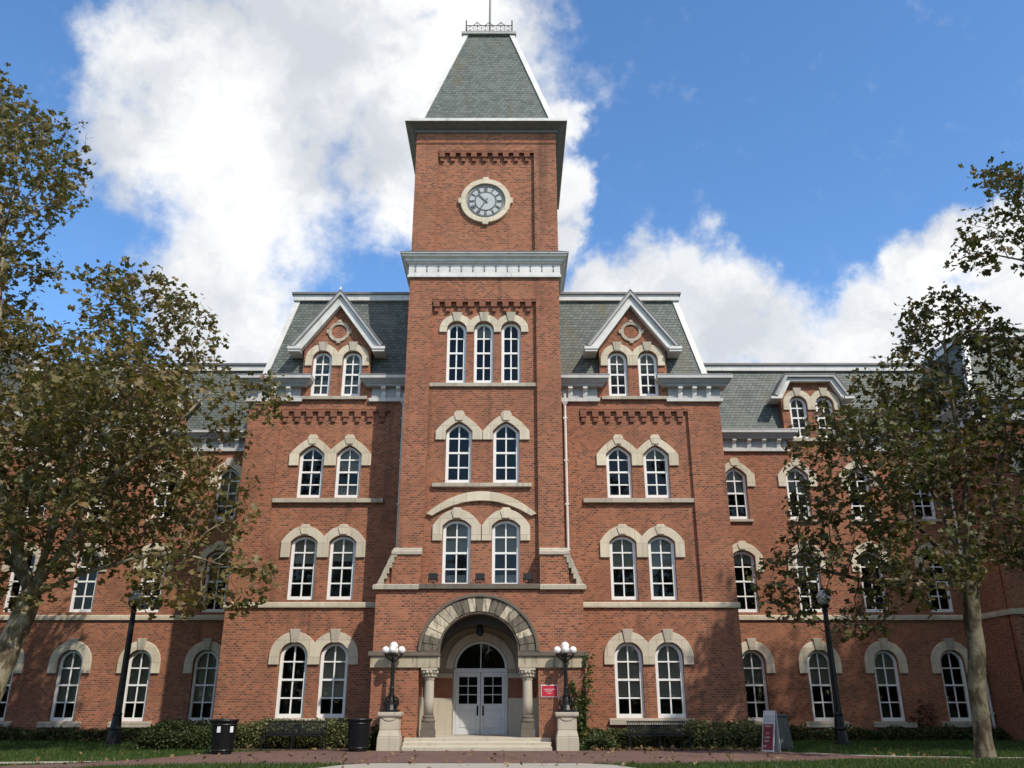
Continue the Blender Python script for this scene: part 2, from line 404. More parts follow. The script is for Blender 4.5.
def raw_mesh(name, verts, faces, m, parent=None):
    """big numpy meshes: verts (n,3), faces (k,3)"""
    me = bpy.data.meshes.new(name)
    me.vertices.add(len(verts)); me.vertices.foreach_set('co', np.ascontiguousarray(verts, dtype=np.float32).ravel())
    nf = len(faces)
    me.loops.add(nf * 3); me.loops.foreach_set('vertex_index', np.ascontiguousarray(faces, dtype=np.int32).ravel())
    me.polygons.add(nf); me.polygons.foreach_set('loop_start', np.arange(0, nf * 3, 3, dtype=np.int32))
    me.update(calc_edges=True)
    me.materials.append(M[m])
    o = bpy.data.objects.new(name, me); COL.objects.link(o)
    if parent: o.parent = parent
    return o

def tag(o, label=None, cat=None, group=None, kind=None):
    for k, v in (('label', label), ('category', cat), ('group', group), ('kind', kind)):
        if v: o[k] = v
    return o
def empty(name, label, cat, loc=(0, 0, 0), rz=0.0, group=None):
    o = bpy.data.objects.new(name, None); COL.objects.link(o)
    o.location = loc; o.rotation_euler = (0, 0, rz); o.empty_display_size = 0.2
    return tag(o, label, cat, group)
def copy_tree(o, loc=None, rz=None, label=None, parent=None):
    c = o.copy(); COL.objects.link(c)
    if parent: c.parent = parent
    if loc is not None: c.location = loc
    if rz is not None: c.rotation_euler = (0, 0, rz)
    if label: c['label'] = label
    for ch in list(o.children): copy_tree(ch, parent=c)
    return c

# ------------------------------------------------------------------ ground and paths
def sheet(name, poly, z, m):
    b = MB(); b.add([(x, y, z) for x, y in poly], [tuple(range(len(poly)))])
    return tag(b.build(name, m), kind='structure')
sheet('lawn_ground', [(-1500, -1500), (1500, -1500), (1500, 1500), (-1500, 1500)], 0.0, 'lawn')
sheet('brick_path', [(-40, -16), (-10.5, -12.0), (-8.5, -10.3), (-6.2, -9.6), (5.5, -9.4), (8.5, -8.6), (11.5, -7.7), (16, -7.9), (30, -9.5), (30, -9.1), (16, -7.4), (12.4, -6.7), (10.8, -5.6), (10.0, -4.3), (9.6, -3.35), (-6.2, -3.35), (-7.3, -3.9), (-8.3, -5.4), (-9.0, -7.4), (-9.8, -9.0), (-12, -10.6), (-40, -13.5)], 0.006, 'path')
sheet('concrete_path', [(-34, -11.2), (-14, -9.9), (-10.6, -9.3), (-9.5, -8.4), (-10.6, -8.55), (-14, -9.1), (-34, -10.2)], 0.012, 'concrete')
sheet('concrete_walk', [(-3.6, -60), (4.2, -60), (4.2, -11.2), (3.7, -9.9), (2.9, -9.35), (-2.4, -9.35), (-3.1, -9.9), (-3.6, -11.2)], 0.012, 'concrete')
sheet('path_edging', [(10.4, -4.6), (11.2, -5.5), (12.6, -6.35), (16, -7.0), (30, -8.6), (30, -8.95), (16, -7.35), (12.4, -6.66), (10.9, -5.75), (10.1, -4.7)], 0.012, 'concrete')
sheet('planting_bed', [(3.8, -3.3), (10.0, -3.3), (10.3, -1.4), (10.3, -0.02), (3.8, -0.02)], 0.006, 'mulch')
sheet('planting_bed', [(-9.9, -3.3), (-3.8, -3.3), (-3.8, -0.02), (-9.9, -0.02)], 0.006, 'mulch')

# ------------------------------------------------------------------ the building
hall = empty('brick_hall', 'large red brick Victorian hall with central clock tower, slate mansard roofs and arched white windows', 'building')

def prof(kind, u):
    """height 0..1 of an arch at u = -1..1"""
    a = min(1.0, abs(u))
    if kind == 'round': return math.sqrt(max(0.0, 1 - a * a))
    if kind == 'seg': return 1 - a ** 2.3
    return 1 - 0.75 * a ** 1.15 - 0.25 * a ** 3     # pointed
def arch_chain(kind, cx, w, zs, rise, n=16, u0=-1.0, u1=1.0):
    if kind == 'round':
        t0, t1 = math.asin(max(-1, u0)), math.asin(min(1, u1))
        us = [math.sin(t0 + (t1 - t0) * i / n) for i in range(n + 1)]
    else: us = [u0 + (u1 - u0) * i / n for i in range(n + 1)]
    return [(cx + w * u, zs + rise * prof(kind, u)) for u in us]
RISE = {'round': 1.0, 'seg': 0.50, 'point': 0.78}
def opening(win, grow=0.008):
    """hole loop in xz"""
    cx, z0, z1, wd, kind = win[:5]
    h = wd / 2 + grow; rise = RISE[kind] * wd / 2 + grow * 0.6
    zs = z1 + grow * 1.6 - rise
    return [(cx - h, z0), (cx + h, z0)] + arch_chain(kind, cx, h, zs, rise)[::-1]

def wall(name, outer, holes, y, depth, m='brick', parent=None):
    loops = [outer] + holes
    flat = [p for l in loops for p in l]
    tris = tessellate_polygon([[Vector((x, z, 0)) for x, z in l] for l in loops])
    b = MB(); n = len(flat)
    b.v = [(x, y, z) for x, z in flat] + [(x, y + depth, z) for x, z in flat]
    b.f = [tuple(t) for t in tris]
    o = 0
    for l in loops:
        k = len(l)
        b.f += [(o + i, o + (i + 1) % k, n + o + (i + 1) % k, n + o + i) for i in range(k)]
        o += k
    me = bpy.data.meshes.new(name); me.from_pydata(b.v, [], b.f)
    me.materials.append(M[m])
    ob = bpy.data.objects.new(name, me); COL.objects.link(ob); ob.parent = parent or hall
    return ob

rw = random.Random(11)
def window(win, y, recess=0.12, blind=None, curtain=0.0):
    cx, z0, z1, wd, kind = win[:5]
    h = wd / 2; rise = RISE[kind] * h; zs = z1 - rise; yf = y + recess
    fw = 0.112
    outer = [(cx - h, z0), ] + arch_chain(kind, cx, h, zs, rise) + [(cx + h, z0)]
    inner = [(cx - h + fw, z0 + fw + 0.03)] + arch_chain(kind, cx, h - fw, zs, rise - fw * 0.9) + [(cx + h - fw, z0 + fw + 0.03)]
    b = MB(); b.ring(inner, outer, yf, yf + 0.14, closed=True)
    hi = z1 - fw; lo = z0 + fw + 0.03
    b.box(cx - 0.026, cx + 0.026, yf + 0.05, yf + 0.10, lo, hi - 0.005)
    for k in (1, 2, 3):
        zz = z0 + 0.05 + (z1 - z0 - 0.08) * k / 4.0
        t = 0.038 if k == 2 else 0.026
        b.box(cx - h + fw - 0.01, cx + h - fw + 0.01, yf + (0.03 if k == 2 else 0.045), yf + 0.105, zz - t, zz + t)
    f = b.build('window', 'frame', hall)
    p = MB(); p.add([(x, yf + 0.085, z) for x, z in inner[::-1]], [tuple(range(len(inner)))]); p.build('pane', 'glass', f, recalc=False)
    if blind is None: blind = rw.choice([0.15, 0.3, 0.4, 0.5, 0.6, 0.75])
    if blind > 0.05:
        zb = z1 - (z1 - z0) * blind
        lp = [(cx - h + 0.03, max(zb, lo))] + [(x, max(z, zb)) for x, z in arch_chain(kind, cx, h - 0.03, zs, rise - 0.03)] + [(cx + h - 0.03, max(zb, lo))]
        q = MB(); q.prism(lp, yf + 0.19, yf + 0.195); q.build('blind', 'blind', f)
    if curtain > 0:
        q = MB(); n = 24
        vs_ = []
        for i in range(n + 1):
            x = cx - h + 0.04 + (wd - 0.08) * i / n
            yy = yf + 0.24 + 0.025 * math.sin(i * 1.9)
            vs_ += [(x, yy, lo - 0.02), (x, yy, lo + (z1 - z0) * curtain)]
        q.add(vs_, [(2 * i, 2 * i + 2, 2 * i + 3, 2 * i + 1) for i in range(n)]); q.build('curtain', 'curtain', f)
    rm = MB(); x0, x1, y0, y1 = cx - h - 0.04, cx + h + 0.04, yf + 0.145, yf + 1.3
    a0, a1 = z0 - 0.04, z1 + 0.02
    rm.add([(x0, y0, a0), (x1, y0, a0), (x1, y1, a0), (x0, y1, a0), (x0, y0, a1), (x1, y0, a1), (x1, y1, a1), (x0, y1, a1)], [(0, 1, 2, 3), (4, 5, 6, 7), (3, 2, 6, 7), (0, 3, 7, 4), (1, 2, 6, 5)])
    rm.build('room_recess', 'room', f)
    return f

def hood(win, y, foot, t=0.32, clipL=None, clipR=None, key=True, m='tan', proud=0.075):
    """carved stone arch over a window; clips are distances from the window centre where a neighbour's hood begins"""
    cx, z0, z1, wd, kind = win[:5]
    g = 0.02; t += 0.03
    h = wd / 2 + g; rise = RISE[kind] * wd / 2 + g * 0.6; zs = z1 + g * 1.6 - rise
    W = h + t; rz = rise + t * (1.0 if kind == 'round' else 0.92)
    if kind == 'seg': zso = zs + 0.02
    else: zso = zs
    uL = -min(1.0, (clipL or W) / W); uR = min(1.0, (clipR or W) / W)
    inn = [(cx - h, foot)] + arch_chain(kind, cx, h, zs, rise) + [(cx + h, foot)]
    out = [(cx + W * uL, foot)] + arch_chain(kind, cx, W, zso, rz, 16, uL, uR) + [(cx + W * uR, foot)]
    b = MB(); b.ring(inn, out, y - proud, y + 0.02)
    o = b.build('window_hood', m, hall, bevel=0.012)
    if key:
        zi, zo = zs + rise, zso + rz
        k = MB(); kw = 0.115
        if kind == 'round':
            k.prism([(cx - kw, zi - 0.03), (cx + kw, zi - 0.03), (cx + kw * 1.75, zo + 0.09), (cx - kw * 1.75, zo + 0.09)], y - proud - 0.05, y + 0.01)
        else:
            k.prism([(cx - kw * 1.2, zi + 0.03), (cx + kw * 1.2, zi + 0.03), (cx + kw * 1.9, zo - 0.07), (cx + kw * 1.15, zo + 0.07), (cx - kw * 1.15, zo + 0.07), (cx - kw * 1.9, zo - 0.07)], y - proud - 0.035, y + 0.01)
        k.build('keystone', 'sill' if kind == 'round' else m, o, bevel=0.012)
    return o
def sill(x0, x1, y, z0, z1, proj=0.12, m='sill'):
    b = MB(); b.frustum((x0, x1, y - proj, y + 0.10), z0, (x0, x1, y - proj, y + 0.10), z1 - 0.03)
    b.frustum((x0, x1, y - proj, y + 0.10), z1 - 0.028, (x0 + 0.01, x1 - 0.01, y - 0.02, y + 0.10), z1)
    return b.build('sill', m, hall, bevel=0.01)
def corbels(x0, x1, n, z1, y, depth, h=0.52):
    """a row of stepped brick brackets hanging under z1 in front of the panel plane y + depth"""
    b = MB(); p = (x1 - x0) / n
    b.box(x0, x1, y + 0.012, y + depth + 0.01, z1 - 0.09, z1 - 0.002)
    for i in range(n):
        a = x0 + p * (i + 0.10)
        b.box(a, a + p * 0.52, y + 0.008, y + depth + 0.01, z1 - 0.09 - h * 0.42, z1 - 0.088)
        b.box(a + p * 0.10, a + p * 0.44, y + depth * 0.35, y + depth + 0.01, z1 - 0.09 - h * 0.80, z1 - 0.09 - h * 0.418)
    return b.build('corbel_table', 'brick_dark', hall)
def cornice(name, x0, x1, y, steps, endL=False, endR=False, back=0.4, m='white', parent=None):
    b = MB()
    for (z0, z1, p0, p1) in steps:
        b.frustum((x0 - (p0 if endL else 0), x1 + (p0 if endR else 0), y - p0, y + back), z0, (x0 - (p1 if endL else 0), x1 + (p1 if endR else 0), y - p1, y + back), z1)
    return b.build(name, m, parent or hall)

# ---- tower
TW = 3.1; TY = -1.8; PY = TY + 0.17      # half width, pilaster plane, panel plane
tw3 = [(-1.11, 13.41, 16.06, 0.78, 'round'), (0.0, 13.41, 16.06, 0.78, 'round'), (1.11, 13.41, 16.06, 0.78, 'round')]
tw2 = [(-0.92, 9.32, 11.74, 1.0, 'point'), (0.92, 9.32, 11.74, 1.0, 'point')]
tw1 = [(-0.92, 5.44, 7.88, 1.03, 'seg'), (0.92, 5.44, 7.88, 1.03, 'seg')]
wall('brick_wall', [(-TW, 5.2), (TW, 5.2), (TW, 19.0), (-TW, 19.0)], [[(-2.14, 5.25), (2.14, 5.25), (2.14, 17.02), (-2.14, 17.02)]], TY, 0.17)
wall('brick_wall', [(-2.3, 5.1), (2.3, 5.1), (2.3, 17.2), (-2.3, 17.2)], [opening(w_) for w_ in tw1 + tw2 + tw3], PY, 0.36)
blt = iter([(0, 0), (0.25, 0), (0, 0), (0, 0), (0, 0), (0.5, 0.13), (0.5, 0.13)])
for w_ in tw3 + tw2 + tw1:
    bl, cu = next(blt); window(w_, PY, blind=bl, curtain=cu)
for i, w_ in enumerate(tw3): hood(w_, PY, 15.60, 0.27, clipL=0.555 if i > 0 else None, clipR=0.555 if i < 2 else None)
for i, w_ in enumerate(tw2): hood(w_, PY, 11.02, 0.36, clipL=0.915 if i == 1 else None, clipR=0.915 if i == 0 else None)
for i, w_ in enumerate(tw1): hood(w_, PY, 7.10, 0.34, clipL=0.915 if i == 1 else None, clipR=0.915 if i == 0 else None)
b = MB(); n = 24; i_, o_ = [], []
for q in range(n + 1):
    u = -1 + 2 * q / n
    i_.append((1.86 * u, 8.02 + 0.58 * (1 - abs(u) ** 2.1))); o_.append((2.08 * u, 8.10 + 0.86 * (1 - abs(u) ** 2.1)))
b.ring(i_, o_, PY - 0.12, PY + 0.02); b.build('relieving_arch', 'tan', hall, bevel=0.012)
sill(-2.139, 2.139, PY, 13.22, 13.40, 0.10); sill(-1.9, 1.9, PY, 9.13, 9.31, 0.14)
corbels(-2.13, 2.13, 9, 17.02, TY, 0.17)
# the sides and back of the tower
b = MB()
b.box(-TW, -TW + 0.4, TY + 0.172, 4.4, 5.2, 25.7); b.box(TW - 0.4, TW, TY + 0.172, 4.4, 5.2, 25.7); b.box(-TW + 0.402, TW - 0.402, 4.0, 4.398, 5.2, 25.69)
b.build('brick_wall', 'brick', hall)
# belfry
wall('brick_wall', [(-TW, 19.1), (TW, 19.1), (TW, 25.7), (-TW, 25.7)], [[(-2.12, 19.2), (2.12, 19.2), (2.12, 24.35), (-2.12, 24.35)]], TY, 0.17)
wall('brick_wall', [(-2.3, 19.1), (2.3, 19.1), (2.3, 24.6), (-2.3, 24.6)], [], PY, 0.3)
corbels(-2.11, 2.11, 9, 24.35, TY, 0.17, 0.50)
b = MB(); b.box(-TW - 0.03, TW + 0.03, TY - 0.03, TY + 0.1, 24.72, 24.80); b.build('brick_band', 'brick_dark', hall)
# main cornice round the tower
b = MB()
for z0, z1, p0, p1 in ((18.02, 18.12, 0.10, 0.10), (18.12, 18.16, 0.07, 0.07), (18.16, 18.64, 0.06, 0.06), (18.64, 18.72, 0.12, 0.14)):
    b.frustum((-TW - p0, TW + p0, TY - p0, 4.4 + p0), z0, (-TW - p1, TW + p1, TY - p1, 4.4 + p1), z1)
b.build('tower_cornice', 'white', hall)
b = MB()
for z0, z1, p0, p1 in ((18.72, 18.84, 0.20, 0.21), (18.84, 18.89, 0.25, 0.30), (18.89, 18.98, 0.34, 0.35)):
    b.frustum((-TW - p0, TW + p0, TY - p0, 4.4 + p0), z0, (-TW - p1, TW + p1, TY - p1, 4.4 + p1), z1)
cm = b.build('cornice_cove', 'white', hall)
b = MB(); b.box(-TW - 0.40, TW + 0.40, TY - 0.40, 4.8, 18.98, 19.03); b.build('cornice_edge', 'white', hall)
b = MB(); b.frustum((-TW - 0.42, TW + 0.42, TY - 0.42, 4.82), 19.032, (-TW - 0.02, TW + 0.02, TY - 0.02, 4.42), 19.30); b.build('cornice_flashing', 'gutter', hall)
b = MB()
for i in range(13):
    x = -2.88 + 5.76 * i / 12
    b.lathe([(0.05, 0), (0.05, 0.02)], (x, 0, 0), 8)
    k = len(b.v) - 16
    for j in range(16):
        vx, vy, vz = b.v[k + j]; b.v[k + j] = (vx, TY - 0.06 - vz, 18.52 + vy)
    b.box(x - 0.028, x + 0.028, TY - 0.075, TY - 0.05, 18.27, 18.42)
b.build('frieze_ornament', 'gutter', hall)
# top eaves and steep roof
b = MB()
b.frustum((-TW - 0.06, TW + 0.06, TY - 0.06, 4.46), 25.28, (-TW - 0.10, TW + 0.10, TY - 0.10, 4.5), 25.40)
b.frustum((-TW - 0.14, TW + 0.14, TY - 0.14, 4.54), 25.40, (-TW - 0.46, TW + 0.46, TY - 0.46, 4.86), 25.58)
b.build('tower_eaves', 'eave', hall)
b = MB(); b.box(-TW - 0.5, TW + 0.5, TY - 0.5, 4.9, 25.58, 25.72); b.build('eaves_edge', 'white', hall)
RB, RT, ZB, ZT = 3.1, 1.2, 25.72, 32.6
cy = 1.3
b = MB(); b.frustum((-RB, RB, cy - RB, cy + RB), ZB, (-RT, RT, cy - RT, cy + RT), ZT); b.build('slate_roof', 'slate', hall)
for sx in (-1, 1):
    for sy in (-1, 1):
        b = MB(); p0 = Vector((sx * RB, cy + sy * RB, ZB)); p1 = Vector((sx * RT, cy + sy * RT, ZT))
        dx = 0.17
        b.add([(p0.x + sx * 0.07, p0.y + sy * 0.07, p0.z), (p0.x - sx * dx, p0.y + sy * 0.07, p0.z), (p0.x - sx * dx, p0.y - sy * dx, p0.z), (p0.x + sx * 0.07, p0.y - sy * dx, p0.z),
               (p1.x + sx * 0.07, p1.y + sy * 0.07, p1.z), (p1.x - sx * dx, p1.y + sy * 0.07, p1.z), (p1.x - sx * dx, p1.y - sy * dx, p1.z), (p1.x + sx * 0.07, p1.y - sy * dx, p1.z)],
              [(0, 1, 2, 3), (7, 6, 5, 4), (0, 4, 5, 1), (1, 5, 6, 2), (2, 6, 7, 3), (3, 7, 4, 0)])
        b.build('hip_board', 'white', hall)
b = MB(); b.box(-RT - 0.16, RT + 0.16, cy - RT - 0.16, cy + RT + 0.16, ZT + 0.002, ZT + 0.14); b.frustum((-RT - 0.1, RT + 0.1, cy - RT - 0.1, cy + RT + 0.1), ZT + 0.14, (-RT, RT, cy - RT, cy + RT), ZT + 0.24)
b.build('roof_cap', 'trim_grey', hall)
# iron cresting and mast
b = MB(); zc = ZT + 0.24; e = RT - 0.05
for (ax, ay, bx, by) in ((-e, -e, e, -e), (e, -e, e, e), (e, e, -e, e), (-e, e, -e, -e)):
    P = lambda t: (ax + (bx - ax) * t, cy + ay + (by - ay) * t)
    for hz in (0.10, 0.46):
        b.tube([P(0) + (zc + hz,), P(1) + (zc + hz,)], 0.022, 6)
    for i in range(0, 13):
        t = i / 12; b.tube([P(t) + (zc,), P(t) + (zc + (0.78 if i in (0, 12) else 0.46),)], 0.03 if i in (0, 12) else 0.014, 6)
    for c in (0.24, 0.5, 0.76):
        for s_ in (-0.09, 0.09):
            b.tube([P(c + s_) + (zc + 0.46,), P(c) + (zc + 0.66,)], 0.018, 5)
        b.tube([P(c) + (zc + 0.46,), P(c) + (zc + 0.72,)], 0.014, 5)
    for i in range(6):
        t0 = (i + 0.5) / 6
        b.tube([P(t0 + 0.06 * math.cos(a)) + (zc + 0.28 + 0.12 * math.sin(a),) for a in [2 * math.pi * j / 10 for j in range(11)]], 0.012, 4)
b.build('roof_cresting', 'black', hall)
b = MB(); b.lathe([(0.14, 0), (0.09, 0.25), (0.06, 0.3), (0.05, 4.0), (0.035, 6.5)], (0, cy, ZT + 0.24), 10); b.build('flagpole', 'gutter', hall, smooth=True)
# clock
cz = 21.82; cyf = PY
ck = empty('clock', None, None); ck.parent = hall; ck.location = (0, 0, 0)
def circ(r, n=48, ex=0.0): return [(r * math.sin(2 * math.pi * i / n), cz + r * math.cos(2 * math.pi * i / n)) for i in range(n)]
b = MB(); b.ring(circ(0.86), circ(1.09), cyf - 0.13, cyf + 0.02, closed=True)
for a in range(4):
    c, s_ = math.cos(a * math.pi / 2), math.sin(a * math.pi / 2)
    q = [(-0.13, 1.05), (0.13, 1.05), (0.13, 1.18), (-0.13, 1.18)]
    b.prism([(x * c - z * s_, cz + x * s_ + z * c) for x, z in q], cyf - 0.135, cyf + 0.01)
b.build('stone_surround', 'tan', ck, bevel=0.012)
b = MB(); b.prism(circ(0.859), cyf - 0.03, cyf + 0.01); b.build('clock_face', 'clockring', ck)
b = MB(); b.prism(circ(0.43), cyf - 0.05, cyf - 0.029)
NUM = ['XII', 'I', 'II', 'III', 'IV', 'V', 'VI', 'VII', 'VIII', 'IX', 'X', 'XI']
for i in range(12):   # pale blocks between numerals
    a0, a1 = R(i * 30 + 15 - 10.5), R(i * 30 + 15 + 10.5)
    q = [(0.50 * math.sin(a0), cz + 0.50 * math.cos(a0)), (0.50 * math.sin(a1), cz + 0.50 * math.cos(a1)), (0.70 * math.sin(a1), cz + 0.70 * math.cos(a1)), (0.70 * math.sin(a0), cz + 0.70 * math.cos(a0))]
    b.prism(q, cyf - 0.042, cyf - 0.029)
b.build('dial_panel', 'clock', ck)
b = MB(); b.ring(circ(0.425), circ(0.47), cyf - 0.054, cyf - 0.028, closed=True); b.ring(circ(0.735), circ(0.765), cyf - 0.05, cyf - 0.028, closed=True)
def stroke(mb, p, q, wd, a, r0, y0, y1):
    """stroke in a numeral's own frame (x across, z outward), turned to hour angle a"""
    p, q = Vector(p), Vector(q); d_ = (q - p).normalized(); n_ = Vector((-d_.y, d_.x)) * wd / 2
    pts = [p - n_, q - n_, q + n_, p + n_]
    mb.prism([((v.x) * math.cos(a) + (v.y + r0) * math.sin(a), cz - (v.x) * math.sin(a) + (v.y + r0) * math.cos(a)) for v in pts], y0, y1)
for i, t in enumerate(NUM):
    a = R(i * 30); wds = {'I': 0.05, 'V': 0.085, 'X': 0.085}; tot = sum(wds[c] for c in t); x = -tot / 2
    for c in t:
        wd = wds[c]
        if c == 'I': stroke(b, (x + wd / 2, 0), (x + wd / 2, 0.19), 0.026, a, 0.51, cyf - 0.052, cyf - 0.028)
        if c == 'V':
            stroke(b, (x + wd / 2, 0), (x + 0.008, 0.19), 0.024, a, 0.51, cyf - 0.053, cyf - 0.028); stroke(b, (x + wd / 2, 0), (x + wd - 0.008, 0.19), 0.024, a, 0.51, cyf - 0.051, cyf - 0.028)
        if c == 'X':
            stroke(b, (x + 0.008, 0), (x + wd - 0.008, 0.19), 0.024, a, 0.51, cyf - 0.053, cyf - 0.028); stroke(b, (x + wd - 0.008, 0), (x + 0.008, 0.19), 0.024, a, 0.51, cyf - 0.051, cyf - 0.028)
        x += wd
b.build('numerals', 'clockdark', ck)
b = MB(); stroke(b, (0, -0.12), (0, 0.44), 0.075, R(-44), 0, cyf - 0.075, cyf - 0.062); b.build('hour_hand', 'clockdark', ck)
b = MB(); stroke(b, (0, -0.16), (0, 0.64), 0.045, R(210), 0, cyf - 0.092, cyf - 0.08); b.build('minute_hand', 'clockdark', ck)

# ---- buttresses at the foot of the shaft
def mp_(poly, q): return [(x * q, z) for x, z in poly][::q]
for s_ in (-1, 1):
    def X(a, b_): return (min(s_ * a, s_ * b_), max(s_ * a, s_ * b_))
    x0, x1 = X(2.16, 3.2)
    b = MB(); b.box(x0, x1, -2.18, TY - 0.003, 5.42, 6.50); x0, x1 = X(3.102, 3.62); b.frustum((x0, x1, -2.1, 0.0), 5.42, X(3.102, 3.2) + (-1.95, 0.0), 6.35)
    b.build('buttress', 'brick', hall)
    b = MB(); x0, x1 = X(2.14, 3.24); b.box(x0, x1, -2.24, TY - 0.002, 6.50, 6.62); b.frustum((x0, x1, -2.22, TY - 0.002), 6.62, X(2.16, 3.2) + (-1.9, TY - 0.002), 6.80)
    x0, x1 = X(2.14, 3.78); b.box(x0, x1, -2.72, 0.0, 5.20, 5.36); b.frustum((x0, x1, -2.70, 0.0), 5.36, X(2.16, 3.72) + (-2.3, 0.0), 5.44)
    for j in range(3):   # sloping coping stones, notched into the brick on the inner side
        xa = 3.72 - j * 0.165; z = 5.43 + j * 0.39
        b.prism(mp_([(xa, z), (xa - 0.185, z + 0.385), (xa - 0.36, z + 0.385), (xa - 0.36, z + 0.20), (xa - 0.26, z + 0.20), (xa - 0.26, z)], s_), -2.26 + 0.02 * j, -0.01)
    b.build('buttress_coping', 'sill', hall, bevel=0.01)
b = MB(); b.box(-2.138, 2.138, -2.70, PY + 0.02, 5.22, 5.40); b.build('ledge', 'darkstone', hall, bevel=0.01)

# ---- porch
PF = -2.6; PW = 3.66
ent = [(-2.05, -0.05), (2.05, -0.05), (2.05, 2.98), (1.42, 2.98)] + [(1.42 * math.cos(math.pi * i / 24), 3.0 + 1.42 * math.sin(math.pi * i / 24)) for i in range(25)] + [(-1.42, 2.98), (-2.05, 2.98)]
outer = [(-PW, -0.1), (-2.05, -0.1)] + [(-2.05, 2.98), (-1.42, 2.98)] + [(1.42 * math.cos(math.pi - math.pi * i / 24), 3.0 + 1.42 * math.sin(math.pi * i / 24)) for i in range(25)] + [(1.42, 2.98), (2.05, 2.98), (2.05, -0.1), (PW, -0.1), (PW, 5.2), (-PW, 5.2)]
wall('brick_wall', outer, [], PF, 0.5)
b = MB()
for s_ in (-1, 1):
    b.box(min(s_ * 3.26, s_ * PW), max(s_ * 3.26, s_ * PW), PF + 0.502, -0.002, -0.1, 5.19)
b.box(-3.25, 3.25, PF + 0.502, -0.002, 4.75, 5.18)
b.build('brick_wall', 'brick', hall)
# entablature bands with small caps
for s_ in (-1, 1):
    x0, x1 = sorted((s_ * 1.36, s_ * 3.72)); b = MB(); b.box(x0, x1, PF - 0.07, PF + 0.45, 2.58, 2.96); b.build('impost_band', 'stained', hall, bevel=0.012)
    x0, x1 = sorted((s_ * 1.34, s_ * 3.80)); b = MB(); b.box(x0, x1, PF - 0.14, PF + 0.45, 2.96, 3.07); b.box(x0, x1, PF - 0.10, PF + 0.40, 3.07, 3.11); b.build('impost_cap', 'darkstone', hall, bevel=0.012)
# voussoir arch
b = MB(); NV = 21
for i in range(NV):
    a0 = math.pi * (i + 0.02) / NV; a1 = math.pi * (i + 0.98) / NV
    inn, out = [], []
    for j in range(5):
        a = a0 + (a1 - a0) * j / 4
        inn.append((1.415 * math.cos(a), 3.115 + 1.33 * math.sin(a))); out.append((1.98 * math.cos(a), 3.115 + 1.83 * math.sin(a)))
    b.ring(inn, out, PF - 0.06 - 0.012 * (i % 2), PF + 0.04)
b.build('voussoir_arch', 'voussoir', hall, bevel=0.015)
b = MB(); arc = [math.pi * j / 40 for j in range(41)]
b.ring([(1.985 * math.cos(a), 3.115 + 1.835 * math.sin(a)) for a in arc], [(2.09 * math.cos(a), 3.115 + 1.94 * math.sin(a)) for a in arc], PF - 0.12, PF + 0.02)
b.ring([(1.36 * math.cos(a), 3.10 + 1.28 * math.sin(a)) for a in arc], [(1.41 * math.cos(a), 3.115 + 1.325 * math.sin(a)) for a in arc], PF - 0.03, PF + 0.48)
b.build('arch_moulding', 'darkstone', hall, bevel=0.01)
# columns with carved capitals
for s_ in (-1, 1):
    cx = s_ * 1.68; cyy = PF + 0.16
    b = MB(); b.box(cx - 0.24, cx + 0.24, cyy - 0.24, cyy + 0.24, 0.37, 0.62); b.box(cx - 0.21, cx + 0.21, cyy - 0.21, cyy + 0.21, 0.62, 0.84)
    b.lathe([(0.22, 0.84), (0.24, 0.88), (0.22, 0.93), (0.19, 0.96), (0.21, 1.0), (0.20, 1.04), (0.17, 1.07)], (cx, cyy, 0), 20)
    col = b.build('column', 'darkstone', hall, bevel=0.01)
    b = MB(); b.lathe([(0.165, 1.07), (0.168, 1.5), (0.158, 2.16), (0.155, 2.2)], (cx, cyy, 0), 24); b.build('shaft', 'limestone', col, smooth=True)
    b = MB(); b.lathe([(0.18, 2.2), (0.18, 2.23), (0.16, 2.25), (0.17, 2.32), (0.24, 2.46), (0.25, 2.5)], (cx, cyy, 0), 20); b.box(cx - 0.27, cx + 0.27, cyy - 0.25, cyy + 0.25, 2.50, 2.575)
    for i in range(12):
        a = 2 * math.pi * i / 12
        b.sphere((cx + 0.2 * math.cos(a), cyy + 0.2 * math.sin(a), 2.33), 0.06, 6, 5); b.sphere((cx + 0.25 * math.cos(a + 0.26), cyy + 0.25 * math.sin(a + 0.26), 2.44), 0.06, 6, 5)
    b.build('capital', 'limestone', col)
    # side walls of the porch
    xs = sorted((s_ * 2.05, s_ * 2.09))
    b = MB(); b.box(xs[0], xs[1], PF + 0.5, -0.5, 0.36, 1.65); b.build('stone_dado', 'limestone', hall)
    b = MB(); b.box(xs[0], xs[1], PF + 0.5, -0.5, 1.652, 3.6); b.build('brick_wall', 'brick', hall)
# porch ceiling vault
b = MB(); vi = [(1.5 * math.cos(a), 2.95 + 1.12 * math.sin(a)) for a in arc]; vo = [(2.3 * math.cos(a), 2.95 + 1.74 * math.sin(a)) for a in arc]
b.ring(vi, vo, PF + 0.52, -0.3); b.build('porch_vault', 'vault', hall)
